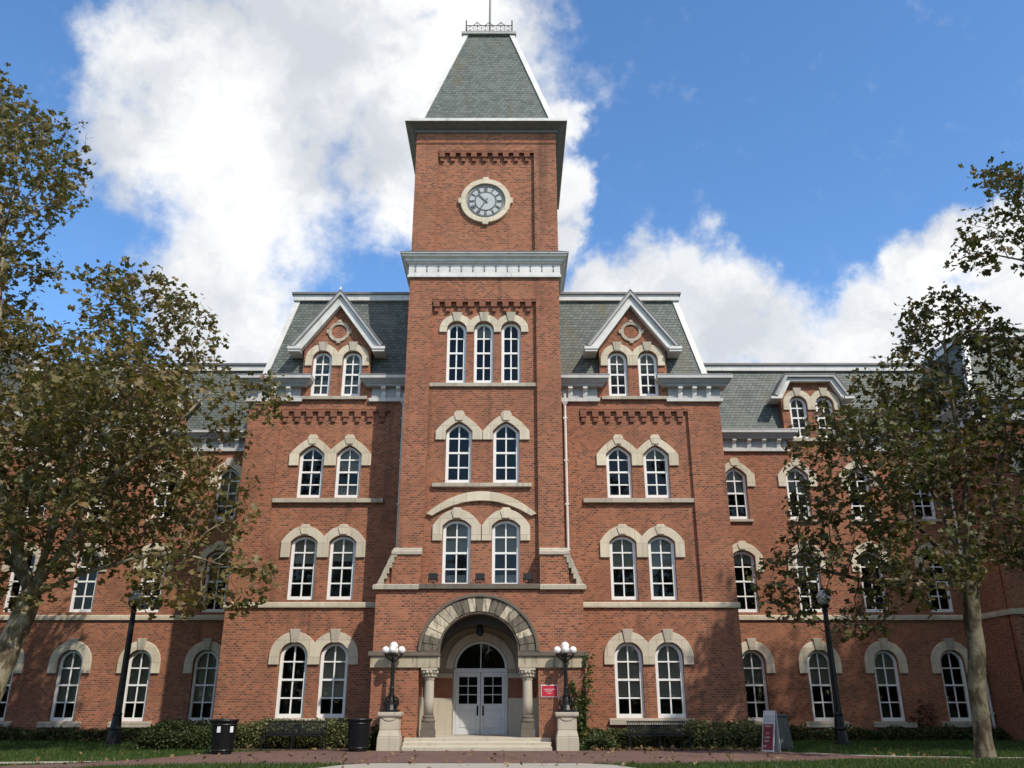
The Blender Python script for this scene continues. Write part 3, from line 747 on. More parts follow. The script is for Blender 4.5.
# back wall of the porch round the door
DY = -0.55
dh = [(-0.98, 0.30), (0.98, 0.30), (0.98, 2.62)] + [(0.98 * math.cos(math.pi * i / 20), 2.62 + 0.98 * math.sin(math.pi * i / 20)) for i in range(1, 20)] + [(-0.98, 2.62)]
dring = [(-0.98, 0.30), (-0.98, 2.62)] + [(-0.98 * math.cos(math.pi * i / 20), 2.62 + 0.98 * math.sin(math.pi * i / 20)) for i in range(1, 20)] + [(0.98, 2.62), (0.98, 0.30)]
wall('plaster_wall', [(-2.1, 0.3), (-0.98, 0.3), (-0.98, 2.62)] + dring[2:-2] + [(0.98, 2.62), (0.98, 0.3), (2.1, 0.3), (2.1, 4.6), (-2.1, 4.6)], [], DY, 0.22, 'plaster')
for s_ in (-1, 1):
    xs = sorted((s_ * 1.02, s_ * 2.048))
    b = MB(); b.box(xs[0], xs[1], DY - 0.05, DY + 0.01, 0.36, 1.62); b.build('stone_dado', 'limestone', hall, bevel=0.01)
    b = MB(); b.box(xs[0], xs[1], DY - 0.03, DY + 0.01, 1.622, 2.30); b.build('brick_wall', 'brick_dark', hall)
    b = MB(); b.box(xs[0], xs[1], DY - 0.06, DY + 0.01, 2.302, 2.46); b.build('impost_band', 'limestone', hall, bevel=0.01)
b = MB(); b.ring([(1.0 * math.cos(a), 2.62 + 1.0 * math.sin(a)) for a in arc], [(1.28 * math.cos(a), 2.62 + 1.28 * math.sin(a)) for a in arc], DY - 0.05, DY + 0.01); b.build('door_arch', 'limestone', hall, bevel=0.01)
# door case, fanlight, leaves
DF = DY + 0.12
b = MB(); b.box(-0.98, -0.90, DF, DF + 0.12, 0.37, 2.62); b.box(0.90, 0.98, DF, DF + 0.12, 0.37, 2.62); b.box(-0.9, 0.9, DF, DF + 0.12, 2.50, 2.64)
b.ring([(0.89 * math.cos(a), 2.645 + 0.86 * math.sin(a)) for a in arc], [(0.975 * math.cos(a), 2.645 + 0.95 * math.sin(a)) for a in arc], DF, DF + 0.12)
b.box(-0.02, 0.02, DF + 0.04, DF + 0.1, 2.64, 3.52)
fr = b.build('door_frame', 'door', hall, bevel=0.006)
b = MB(); b.add([(0.91 * math.cos(a), DF + 0.08, 2.63 + 0.88 * math.sin(a)) for a in arc], [tuple(range(41))]); b.build('fanlight', 'glass', fr, recalc=False)
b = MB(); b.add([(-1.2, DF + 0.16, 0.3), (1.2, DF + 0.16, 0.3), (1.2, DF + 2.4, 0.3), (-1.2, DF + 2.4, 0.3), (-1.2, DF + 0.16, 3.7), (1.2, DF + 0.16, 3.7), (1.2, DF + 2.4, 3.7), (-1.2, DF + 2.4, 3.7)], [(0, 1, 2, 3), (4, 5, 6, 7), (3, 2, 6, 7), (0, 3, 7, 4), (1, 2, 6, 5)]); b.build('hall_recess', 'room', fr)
for s_ in (-1, 1):
    x0, x1 = sorted((s_ * 0.008, s_ * 0.895)); dl = DF + 0.03
    b = MB()
    b.box(x0, x0 + 0.11, dl, dl + 0.05, 0.375, 2.495); b.box(x1 - 0.11, x1, dl, dl + 0.05, 0.375, 2.495)
    for z0, z1 in ((0.375, 0.56), (1.22, 1.42), (2.34, 2.495)): b.box(x0 + 0.11, x1 - 0.11, dl, dl + 0.05, z0, z1)
    b.box(x0 + 0.11, x1 - 0.11, dl + 0.02, dl + 0.045, 0.56, 1.22); b.frustum((x0 + 0.17, x1 - 0.17, dl + 0.004, dl + 0.03), 0.62, (x0 + 0.17, x1 - 0.17, dl + 0.004, dl + 0.03), 1.16)
    xm = (x0 + x1) / 2; b.box(xm - 0.015, xm + 0.015, dl + 0.012, dl + 0.04, 1.42, 2.34)
    for zz in (1.73, 2.03): b.box(x0 + 0.11, x1 - 0.11, dl + 0.014, dl + 0.038, zz - 0.015, zz + 0.015)
    dr = b.build('door', 'door', hall, bevel=0.006)
    b = MB(); b.add([(x0 + 0.1, dl + 0.03, 1.41), (x1 - 0.1, dl + 0.03, 1.41), (x1 - 0.1, dl + 0.03, 2.35), (x0 + 0.1, dl + 0.03, 2.35)], [(0, 1, 2, 3)]); b.build('pane', 'glass', dr, recalc=False)
    xh = s_ * 0.10; b = MB(); b.box(xh - 0.03, xh + 0.03, dl - 0.012, dl + 0.004, 1.02, 1.36); b.tube([(xh, dl - 0.01, 1.08), (xh, dl - 0.06, 1.10), (xh, dl - 0.06, 1.29), (xh, dl - 0.01, 1.31)], 0.012, 6); b.build('handle', 'black', dr)
b = MB(); b.tube([(0, PF + 0.9, 4.43), (0, PF + 0.9, 4.1)], 0.012, 6); b.lathe([(0.03, 0.0), (0.12, -0.06), (0.13, -0.34), (0.06, -0.42)], (0, PF + 0.9, 4.1), 8)
b.build('porch_lantern', 'black', hall)

# ---- pavilions beside the tower
pav_y = 0.0; pp = 0.13
f1 = [(5.5, 0.93, 3.56, 1.04, 'round'), (7.02, 0.93, 3.56, 1.04, 'round')]
f2 = [(5.5, 5.15, 7.60, 1.02, 'seg'), (7.02, 5.15, 7.60, 1.02, 'seg')]
f3 = [(5.5, 9.14, 11.30, 1.0, 'point'), (7.02, 9.14, 11.30, 1.0, 'point')]
f4 = [(5.62, 13.43, 15.44, 0.80, 'round'), (6.90, 13.43, 15.44, 0.80, 'round')]
def mir(win, s_): return (win[0] * s_,) + win[1:]
def mp(poly, s_): return [(x * s_, z) for x, z in poly][::s_]
GX = 6.27
for s_ in (-1, 1):
    o = mp([(3.1, -0.1), (9.78, -0.1), (9.78, 14.15), (GX + 1.42, 14.15), (GX + 1.42, 15.55), (GX, 17.75), (GX - 1.42, 15.55), (GX - 1.42, 14.15), (3.1, 14.15)], s_)
    panel = mp([(3.92, 5.05), (8.44, 5.05), (8.44, 12.85), (3.92, 12.85)], s_)
    wall('brick_wall', o, [panel] + [opening(mir(w_, s_)) for w_ in f1 + f4], 0.0, 0.36)
    wall('brick_wall', mp([(3.8, 4.9), (8.6, 4.9), (8.6, 13.0), (3.8, 13.0)], s_), [opening(mir(w_, s_)) for w_ in f2 + f3], pp, 0.36)
    x0, x1 = sorted((s_ * 9.38, s_ * 9.78)); b = MB(); b.box(x0, x1, pp + 0.102, 12, -0.1, 14.1); b.build('brick_wall', 'brick', hall)
    bl = {(-1, 0): 0.75, (-1, 1): 0.0, (1, 0): 0.72, (1, 1): 0.72}
    for i, w_ in enumerate(f1): window(mir(w_, s_), 0.0, blind=bl[(s_, i)])
    b2 = {(-1, 0): 0.38, (-1, 1): 0.42, (1, 0): 0.5, (1, 1): 0.5}
    for i, w_ in enumerate(f2): window(mir(w_, s_), pp, blind=b2[(s_, i)])
    b3 = {(-1, 0): 0.48, (-1, 1): 0.0, (1, 0): 0.0, (1, 1): 0.22}
    for i, w_ in enumerate(f3): window(mir(w_, s_), pp, blind=b3[(s_, i)], curtain=0.2 if (s_, i) == (-1, 0) else 0)
    for i, w_ in enumerate(f4): window(mir(w_, s_), 0.0, blind=0.9 if s_ < 0 else 0.5)
    for ws, yy, foot, t, half in ((f1, 0.0, 2.78, 0.34, 0.76), (f2, pp, 6.76, 0.34, 0.76), (f3, pp, 10.46, 0.36, 0.76), (f4, 0.0, 14.78, 0.27, 0.64)):
        for i, w_ in enumerate(ws):
            inner_on_right = (i == 0) == (s_ > 0)
            hood(mir(w_, s_), yy, foot, t, clipL=None if inner_on_right else half, clipR=half if inner_on_right else None)
    a = sorted((s_ * 4.0, s_ * 8.42)); sill(a[0], a[1], pp, 8.92, 9.12, 0.15)
    a = sorted((s_ * (GX - 1.38), s_ * (GX + 1.38))); sill(a[0], a[1], 0.0, 13.25, 13.42, 0.14)
    a = sorted((s_ * 4.7, s_ * 7.8)); sill(a[0], a[1], 0.0, 0.70, 0.92, 0.16)
    a = sorted((s_ * 3.67, s_ * 9.86)); sill(a[0], a[1], 0.0, 4.84, 5.05, 0.09, 'tan')
    a = sorted((s_ * 3.93, s_ * 8.43)); corbels(a[0], a[1], 9, 12.85, 0.0, pp, 0.55)
    # gable medallion
    b = MB(); mc = 16.36
    rr = lambda r, n=32: [(s_ * GX + r * math.sin(2 * math.pi * i / n), mc + r * math.cos(2 * math.pi * i / n)) for i in range(n)]
    b.ring(rr(0.33), rr(0.46), -0.06, 0.01, closed=True)
    for a_ in range(4):
        c, q_ = math.cos(a_ * math.pi / 2), math.sin(a_ * math.pi / 2)
        b.prism([(s_ * GX + x * c - z * q_, mc + x * q_ + z * c) for x, z in ((-0.08, 0.44), (0.08, 0.44), (0.08, 0.54), (-0.08, 0.54))], -0.075, 0.005)
    b.build('medallion', 'sill', hall)
    # raking boards and dormer roof
    def chev(half, zf, apex): return [(-half, zf), (0, apex), (half, zf)]
    gx = s_ * GX
    def rake(top, bot, y0, y1, m, name):
        (h1, z1, a1), (h0, z0, a0) = top, bot
        b = MB(); b.prism([(gx - h1, z1), (gx, a1), (gx + h1, z1), (gx + h0, z0), (gx, a0), (gx - h0, z0)], y0, y1); return b.build(name, m, hall, bevel=0.008)
    rake((1.82, 15.53, 17.96), (1.60, 15.30, 17.50), -0.30, 0.02, 'white', 'raking_board')
    rake((1.94, 15.56, 18.145), (1.815, 15.535, 17.963), -0.42, 1.9, 'trim_grey', 'raking_crown')
    rake((1.97, 15.62, 18.22), (1.938, 15.563, 18.15), -0.44, 1.9, 'gutter', 'dormer_roof')
    for q in (-1, 1):
        b = MB(); x0, x1 = sorted((gx + q * 1.50, gx + q * 2.06)); b.box(x0, x1, -0.40, 0.5, 15.42, 15.54); b.box(x0 + 0.02, x1 - 0.02, -0.36, 0.5, 15.32, 15.418)
        b.build('rake_return', 'white', hall)
    b = MB(); b.frustum((gx - 0.05, gx + 0.05, -0.44, -0.34), 18.17, (gx - 0.03, gx + 0.03, -0.42, -0.36), 18.32); b.build('finial', 'white', hall)
    for q in (-1, 1):
        b = MB(); x0, x1 = sorted((gx + q * 1.20, gx + q * 1.42)); b.box(x0, x1, pp + 0.102, 1.6, 14.16, 15.5); b.build('brick_wall', 'brick', hall)
    # cornices with brackets
    ST = [(13.30, 13.78, 0.05, 0.05)]; SM = [(13.16, 13.30, 0.13, 0.15)]
    CR = [(13.78, 13.88, 0.30, 0.33), (13.88, 14.06, 0.36, 0.48)]
    for (xa, xb, ends) in ((3.12, 4.66, (False, True)), (7.72, 9.78, (True, True))):
        a = sorted((s_ * xa, s_ * xb)); eL, eR = (ends if s_ > 0 else ends[::-1])
        if xa < 4: eL, eR = (False, s_ > 0) if s_ > 0 else (True, False)
        cornice('cornice_frieze', a[0], a[1], 0.0, ST, eL, eR, m='trim_grey'); cornice('cornice_moulding', a[0], a[1], 0.0, SM, eL, eR)  # white frieze in grey: shade of the crown put into its colour
        cornice('cornice_crown', a[0], a[1], 0.0, CR, eL, eR, m='trim_grey')
        cornice('cornice_edge', a[0], a[1], 0.0, [(14.06, 14.18, 0.52, 0.54)], eL, eR)
        cornice('gutter', a[0], a[1], 0.0, [(14.182, 14.24, 0.55, 0.52)], eL, eR, m='gutter')
        k = 2 if xa < 4 else 3; L = a[1] - a[0]
        for j in range(k):
            xc = a[0] + L * (j + 0.75) / (k + 0.5)
            b = MB(); b.prism_x([(-0.05, 13.78), (-0.05, 13.32), (-0.10, 13.32), (-0.14, 13.46), (-0.14, 13.58), (-0.29, 13.68), (-0.29, 13.78)], xc - 0.09, xc + 0.09); b.build('bracket', 'white', hall)
    # slate mansard
    xa, xb, xt = s_ * 3.0, s_ * 9.42, s_ * 8.52
    b = MB(); a0 = sorted((xa, xb)); a1 = sorted((xa, xt))
    b.frustum((a0[0], a0[1], 0.22, 12), 14.28, (a1[0], a1[1], 1.08, 11.2), 18.34); b.build('slate_roof', 'slate', hall)
    b = MB(); hp = lambda x, y, z, q: [(x - s_ * 0.16, y - 0.05, z), (x + s_ * 0.08, y - 0.05, z), (x + s_ * 0.08, y + 0.2, z), (x - s_ * 0.16, y + 0.2, z)]
    b.add(hp(xb, 0.22, 14.3, 0) + hp(xt, 1.08, 18.36, 1), [(0, 1, 2, 3), (7, 6, 5, 4), (0, 4, 5, 1), (1, 5, 6, 2), (2, 6, 7, 3), (3, 7, 4, 0)]); b.build('hip_board', 'white', hall)
    a2 = sorted((xa, xt + s_ * 0.14))
    b = MB(); b.box(a2[0], a2[1], 0.94, 11.3, 18.342, 18.62); b.build('roof_curb', 'white', hall)
    a2 = sorted((xa, xt + s_ * 0.22)); b = MB(); b.box(a2[0], a2[1], 0.86, 11.4, 18.622, 18.72); b.frustum((a2[0], a2[1], 0.9, 11.4), 18.722, (a2[0], a2[1], 1.5, 11.4), 18.95); b.build('roof_flashing', 'gutter', hall)
    # rainwater pipe in the corner by the tower
    px_ = s_ * 3.34
    b = MB(); b.tube([(px_, -0.10, 13.5), (px_, -0.10, 6.2)], 0.055, 8)
    for zz in (12.4, 10.6, 8.8, 7.0): b.box(px_ - 0.085, px_ + 0.085, -0.15, 0.0, zz, zz + 0.06)
    b.frustum((px_ - 0.06, px_ + 0.06, -0.16, -0.01), 13.0, (px_ - 0.13, px_ + 0.13, -0.2, -0.01), 13.14)
    b.build('downpipe', 'white', hall)

# ---- wings
WY = 5.0
def wing(s_, xs, xend, dorm):
    g = [(s_ * x, 0.72, 3.56, 1.04, 'round') for x in xs]
    m2 = [(s_ * x, 5.16, 7.82, 1.04, 'seg') for x in xs]
    m3 = [(s_ * x, 9.28, 11.70, 1.0, 'point') for x in xs]
    dw = [(s_ * (dorm - 0.63), 13.13, 15.20, 0.82, 'round'), (s_ * (dorm + 0.63), 13.13, 15.20, 0.82, 'round')]
    o = mp([(9.4, -0.1), (xend, -0.1), (xend, 13.2), (dorm + 1.42, 13.2), (dorm + 1.42, 15.05), (dorm + 0.95, 15.95), (dorm - 0.95, 15.95), (dorm - 1.42, 15.05), (dorm - 1.42, 13.2), (9.4, 13.2)], s_)
    wall('brick_wall', o, [opening(w_) for w_ in g + m2 + m3 + dw], WY, 0.36)
    for w_ in g: window(w_, WY, blind=rw.choice([0, 0, 0, 0.5]) if s_ > 0 else rw.choice([0.5, 0.5, 0.75]))
    for w_ in m2: window(w_, WY, blind=rw.choice([0, 0.2, 0.35, 0.5]))
    for w_ in m3: window(w_, WY, blind=rw.choice([0, 0.5, 0.8]))
    for w_ in dw: window(w_, WY, blind=0.0)
    for w_ in g: hood(w_, WY, 2.62, 0.34); sill(w_[0] - 0.9, w_[0] + 0.9, WY, 0.48, 0.71, 0.14)
    for w_ in m2: hood(w_, WY, 6.90, 0.32)
    for w_ in m3: hood(w_, WY, 10.78, 0.34); sill(w_[0] - 0.64, w_[0] + 0.64, WY, 9.13, 9.27, 0.12)
    for i, w_ in enumerate(dw):
        ir = (i == 0) == (s_ > 0)
        hood(w_, WY, 14.52, 0.27, clipL=None if ir else 0.63, clipR=0.63 if ir else None)
    a = sorted((s_ * (dorm - 1.35), s_ * (dorm + 1.35))); sill(a[0], a[1], WY, 12.94, 13.12, 0.14)
    a = sorted((s_ * 9.8, s_ * xend)); sill(a[0], a[1], WY, 4.82, 5.04, 0.09, 'tan')
    # dormer trim: clipped gable
    dx = s_ * dorm
    def band(o_, i_, y0, y1, m, name):
        b = MB(); b.prism(o_ + i_[::-1], y0, y1); return b.build(name, m, hall, bevel=0.008)
    def clip(h, z0, ht, z1): return [(dx - h, z0), (dx - ht, z1), (dx + ht, z1), (dx + h, z0)]
    band(clip(1.66, 15.12, 1.10, 16.08), clip(1.44, 15.02, 0.96, 15.90), WY - 0.28, WY + 0.02, 'white', 'raking_board')
    band(clip(1.80, 15.16, 1.18, 16.20), clip(1.65, 15.125, 1.09, 16.083), WY - 0.40, WY + 1.6, 'trim_grey', 'raking_crown')
    band(clip(1.84, 15.20, 1.20, 16.26), clip(1.80, 15.164, 1.18, 16.204), WY - 0.42, WY + 1.6, 'gutter', 'dormer_roof')
    for q in (-1, 1):
        b = MB(); x0, x1 = sorted((dx + q * 1.44, dx + q * 1.98)); b.box(x0, x1, WY - 0.36, WY + 0.5, 15.0, 15.12); b.build('rake_return', 'white', hall)
        b = MB(); x0, x1 = sorted((dx + q * 1.20, dx + q * 1.42)); b.box(x0, x1, WY + 0.302, WY + 1.6, 13.2, 15.0); b.build('brick_wall', 'brick', hall)
    for (xa, xb, ends) in ((9.82, dorm - 1.46, (False, True)), (dorm + 1.46, xend, (True, False))):
        a = sorted((s_ * xa, s_ * xb)); eL, eR = ends if s_ > 0 else ends[::-1]
        cornice('cornice_frieze', a[0], a[1], WY, [(12.60, 13.04, 0.05, 0.05)], eL, eR, m='trim_grey'); cornice('cornice_moulding', a[0], a[1], WY, [(12.46, 12.60, 0.13, 0.15)], eL, eR)  # frieze grey stands for the crown's shade on white woodwork
        cornice('cornice_crown', a[0], a[1], WY, [(13.04, 13.13, 0.30, 0.33), (13.13, 13.27, 0.36, 0.46)], eL, eR, m='trim_grey')
        cornice('cornice_edge', a[0], a[1], WY, [(13.27, 13.39, 0.50, 0.52)], eL, eR)
        cornice('gutter', a[0], a[1], WY, [(13.392, 13.45, 0.53, 0.50)], eL, eR, m='gutter')
        k = max(3, round((a[1] - a[0]) / 0.72)); L = a[1] - a[0]
        for j in range(k):
            xc = a[0] + L * (j + 0.5) / k
            b = MB(); b.prism_x([(WY - 0.05, 13.04), (WY - 0.05, 12.62), (WY - 0.10, 12.62), (WY - 0.14, 12.74), (WY - 0.14, 12.86), (WY - 0.29, 12.95), (WY - 0.29, 13.04)], xc - 0.09, xc + 0.09); b.build('bracket', 'white', hall)
    a = sorted((s_ * 9.0, s_ * (xend + 1.5)))
    b = MB(); b.frustum((a[0], a[1], WY + 0.22, 14), 13.45, (a[0], a[1], WY + 1.05, 13.2), 16.92); b.build('slate_roof', 'slate', hall)
    b = MB(); b.box(a[0], a[1], WY + 0.92, 13.3, 16.922, 17.20); b.build('roof_curb', 'white', hall)
    b = MB(); b.box(a[0], a[1], WY + 0.84, 13.4, 17.202, 17.30); b.frustum((a[0], a[1], WY + 0.9, 13.4), 17.302, (a[0], a[1], WY + 1.5, 13.4), 17.46); b.build('roof_flashing', 'gutter', hall)
    b = MB(); a = sorted((s_ * 9.9, s_ * xend)); b.box(a[0], a[1], 13.0, 13.4, -0.1, 13.4); b.build('brick_wall', 'brick', hall)
wing(1, [11.5, 14.36, 17.2, 20.06], 21.5, 15.48)
wing(-1, [12.0, 14.86, 17.82, 20.72], 22.2, 15.9)
# end pavilions
def end_pavilion(s_, xi):
    EY = 2.2; xo = xi + 9.5
    cols = [xi + 2.0, xi + 3.5, xi + 6.0, xi + 7.5]
    ws = []
    for x in cols: ws += [(s_ * x, 0.80, 3.56, 1.04, 'round'), (s_ * x, 5.16, 7.75, 1.02, 'seg'), (s_ * x, 9.2, 11.5, 1.0, 'point')]
    wall('brick_wall', mp([(xi, -0.1), (xo, -0.1), (xo, 14.1), (xi, 14.1)], s_), [opening(w_) for w_ in ws], EY, 0.36)
    for w_ in ws:
        window(w_, EY); hood(w_, EY, {'round': 2.68, 'seg': 6.85, 'point': 10.62}[w_[4]], 0.33)
    for z in (0.58, 8.99):
        a = sorted((s_ * (xi + 1.3), s_ * (xo - 1.3))); sill(a[0], a[1], EY, z, z + 0.2, 0.13)
    a = sorted((s_ * xi, s_ * xo))
    for xx in (xi, xo - 0.4):
        b = MB(); x0, x1 = sorted((s_ * xx, s_ * (xx + 0.4))); b.box(x0, x1, EY + 0.302, WY + 8, -0.1, 14.1); b.build('brick_wall', 'brick', hall)
    b = MB(); b.box(a[0] - 0.09, a[1] + 0.09, EY - 0.09, WY + 4, 4.82, 5.04); b.build('string_course', 'tan', hall)
    cornice('cornice_frieze', a[0], a[1], EY, [(13.0, 13.14, 0.13, 0.15), (13.14, 13.62, 0.05, 0.05)], True, True, back=4)
    cornice('cornice_crown', a[0], a[1], EY, [(13.62, 13.95, 0.18, 0.36)], True, True, back=4, m='trim_grey')
    cornice('cornice_edge', a[0], a[1], EY, [(13.95, 14.1, 0.40, 0.42)], True, True, back=4)
    b = MB(); b.frustum((a[0] + 0.2, a[1] - 0.2, EY + 0.22, 13), 14.1, (a[0] + 1.0, a[1] - 1.0, EY + 1.05, 12), 17.5); b.build('slate_roof', 'slate', hall)
    b = MB(); b.box(a[0] + 0.85, a[1] - 0.85, EY + 0.9, 12.1, 17.502, 17.8); b.build('roof_curb', 'white', hall)
    b = MB(); b.box(a[0] + 0.78, a[1] - 0.78, EY + 0.84, 12.2, 17.802, 17.9); b.build('roof_flashing', 'gutter', hall)
    for xx, xt in ((a[0] + 0.2, a[0] + 1.0), (a[1] - 0.2, a[1] - 1.0)):
        b = MB(); hp = lambda x, y, z: [(x - 0.12, y - 0.05, z), (x + 0.12, y - 0.05, z), (x + 0.12, y + 0.2, z), (x - 0.12, y + 0.2, z)]
        b.add(hp(xx, EY + 0.22, 14.1) + hp(xt, EY + 1.05, 17.52), [(0, 1, 2, 3), (7, 6, 5, 4), (0, 4, 5, 1), (1, 5, 6, 2), (2, 6, 7, 3), (3, 7, 4, 0)]); b.build('hip_board', 'white', hall)
end_pavilion(1, 21.5); end_pavilion(-1, 22.2)
b = MB(); b.tube([(21.32, WY - 0.1, 12.5), (21.32, WY - 0.1, 0.4)], 0.055, 8)
for zz in (11, 9, 7, 4.4, 2.6, 1.0): b.box(21.23, 21.41, WY - 0.16, WY, zz, zz + 0.06)
b.build('downpipe', 'white', hall)

# ------------------------------------------------------------------ entrance steps and pedestals
st = MB()
SX = 2.45
st.prism_x([(-3.42, -0.1), (-3.42, 0.125), (-3.08, 0.125), (-3.08, 0.25), (-2.78, 0.25), (-2.78, 0.372), (-2.61, 0.372), (-2.61, -0.1)], -SX, SX); st.box(-2.04, 2.04, -2.608, -0.45, -0.1, 0.370)
steps = st.build('stone_steps', 'limestone', bevel=0.02)
tag(steps, 'three wide pale stone steps leading up to the double doors', 'steps')
def pedestal(x, label):
    e = empty('stone_pedestal', label, 'pedestal', (x, -3.02, 0), 0, 'stone pedestals flanking the entrance steps')
    b = MB(); b.frustum((-0.37, 0.37, -0.40, 0.36), -0.05, (-0.36, 0.36, -0.39, 0.35), 0.42); b.frustum((-0.35, 0.35, -0.38, 0.34), 0.42, (-0.31, 0.31, -0.32, 0.3), 0.62); b.box(-0.31, 0.31, -0.32, 0.3, 0.62, 1.0)
    b.build('base', 'limestone', e, bevel=0.015)
    b = MB(); b.frustum((-0.33, 0.33, -0.34, 0.32), 1.0, (-0.38, 0.38, -0.39, 0.37), 1.06); b.box(-0.38, 0.38, -0.39, 0.37, 1.06, 1.17); b.prism([(-0.22, 1.0), (0.22, 1.0), (0.16, 0.93), (0.06, 0.90), (-0.06, 0.90), (-0.16, 0.93)], -0.345, -0.3)
    b.build('cap', 'limestone', e, bevel=0.012)
    return e
pedestal(-2.88, 'carved pale stone pedestal on the left side of the entrance steps, beside a dark bin')
pedestal(2.96, 'carved pale stone pedestal right of the entrance steps, below the red sign and ivy')

# five globe candelabra
cd = empty('candelabra_lamp', 'black iron lamp with cluster of white globes on the left pedestal', 'lamp', (-2.88, -3.02, 1.17), 0, 'globe lamps flanking the entrance')
b = MB(); b.box(-0.26, 0.26, -0.26, 0.26, 0, 0.07)
b.lathe([(0.22, 0.07), (0.19, 0.14), (0.15, 0.22), (0.13, 0.36), (0.10, 0.48), (0.12, 0.52), (0.08, 0.56)], n=12)
for i in range(4):
    a = math.pi / 4 + i * math.pi / 2
    ca, sa = math.cos(a), math.sin(a)
    b.tube([(ca * (0.16 + 0.14 * math.sin(t)), sa * (0.16 + 0.14 * math.sin(t)), 0.30 - 0.17 * math.cos(t)) for t in [0.2 + 0.28 * j for j in range(15)]], 0.028, 6)
    b.tube([(ca * (0.20 + 0.07 * math.cos(t)), sa * (0.20 + 0.07 * math.cos(t)), 0.27 + 0.09 * math.sin(t)) for t in [0.5 * j for j in range(13)]], 0.02, 5)
b.build('base', 'black', cd)
b = MB(); b.lathe([(0.085, 0.5), (0.085, 0.75), (0.07, 0.8), (0.058, 1.49), (0.05, 1.55), (0.09, 1.59), (0.10, 1.63), (0.06, 1.67), (0.055, 1.79), (0.08, 1.83), (0.03, 1.97)], n=16, flutes=1, depth=0.12)
b.build('post', 'black', cd)
for i in range(4):
    a = i * math.pi / 2; ca, sa = math.cos(a), math.sin(a)
    b = MB(); b.tube([(ca * r, sa * r, z) for r, z in ((0.05, 1.65), (0.12, 1.66), (0.20, 1.71), (0.26, 1.77), (0.27, 1.83))], 0.025, 6); b.lathe([(0.03, 1.81), (0.09, 1.845), (0.08, 1.86)], (ca * 0.27, sa * 0.27, 0), 12)
    b.tube([(ca * (0.14 + 0.05 * math.cos(t)), sa * (0.14 + 0.05 * math.cos(t)), 1.75 + 0.05 * math.sin(t)) for t in [0.5 * j for j in range(11)]], 0.012, 5)
    ar = b.build('arm', 'black', cd)
    b = MB(); b.sphere((ca * 0.27, sa * 0.27, 1.965), 0.125, 20, 14); b.build('globe', 'globe', ar, smooth=True)
b = MB(); b.sphere((0, 0, 2.10), 0.14, 20, 14); b.build('globe', 'globe', cd, smooth=True)
copy_tree(cd, (2.96, -3.02, 1.17), 0.0, 'black iron lamp with cluster of white globes on the right pedestal, near the ivy')

# three floodlights on the ledge over the porch
def floodlight(x, label):
    e = empty('floodlight', label, 'floodlight', (x, -2.35, 5.40), 0, 'floodlights on the ledge above the entrance arch')
    b = MB(); b.box(-0.13, 0.13, -0.06, 0.06, 0, 0.02); b.tube([(-0.16, 0, 0.10), (-0.16, 0, 0.24)], 0.015, 5); b.tube([(0.16, 0, 0.10), (0.16, 0, 0.24)], 0.015, 5); b.tube([(-0.16, 0, 0.10), (0.16, 0, 0.10)], 0.015, 5); b.tube([(0, 0, 0.02), (0, 0, 0.1)], 0.03, 6); b.build('bracket', 'black', e)
    b = MB(); b.frustum((-0.14, 0.14, -0.12, 0.02), 0.16, (-0.17, 0.17, -0.08, 0.14), 0.40); b.build('housing', 'black', e, bevel=0.015)
    b = MB(); b.add([(-0.14, 0.142 - 0.075, 0.30), (0.14, 0.142 - 0.075, 0.30), (0.15, 0.145, 0.39), (-0.15, 0.145, 0.39)], [(0, 1, 2, 3)]); b.build('lens', 'lampglass', e)
    return e
floodlight(-1.68, 'small black floodlight on the ledge, left of both windows over the arch')
floodlight(0.0, 'small black floodlight on the ledge, between the two windows over the arch')
floodlight(1.72, 'small black floodlight on the ledge, right of both windows over the arch')

# red plaque
pl = empty('wall_sign', 'small red rectangular sign with white lines on brick right of the entrance column', 'sign', (2.42, PF - 0.001, 1.83))
b = MB(); b.box(-0.29, 0.29, -0.025, 0, -0.20, 0.20); b.build('border', 'print', pl, bevel=0.006)
b = MB(); b.box(-0.26, 0.26, -0.032, -0.02, -0.17, 0.17); b.build('panel', 'red', pl)
b = MB()
for z, x0, x1 in ((0.055, -0.19, 0.19), (0.0, -0.15, 0.10), (-0.07, -0.06, 0.06)):
    x = x0
    r_ = random.Random(int(z * 1000) + 5)
    while x < x1:
        wd = r_.uniform(0.015, 0.03); b.box(x, x + wd, -0.036, -0.031, z - 0.012, z + 0.014); x += wd + r_.uniform(0.008, 0.014)
b.build('lettering', 'print', pl)

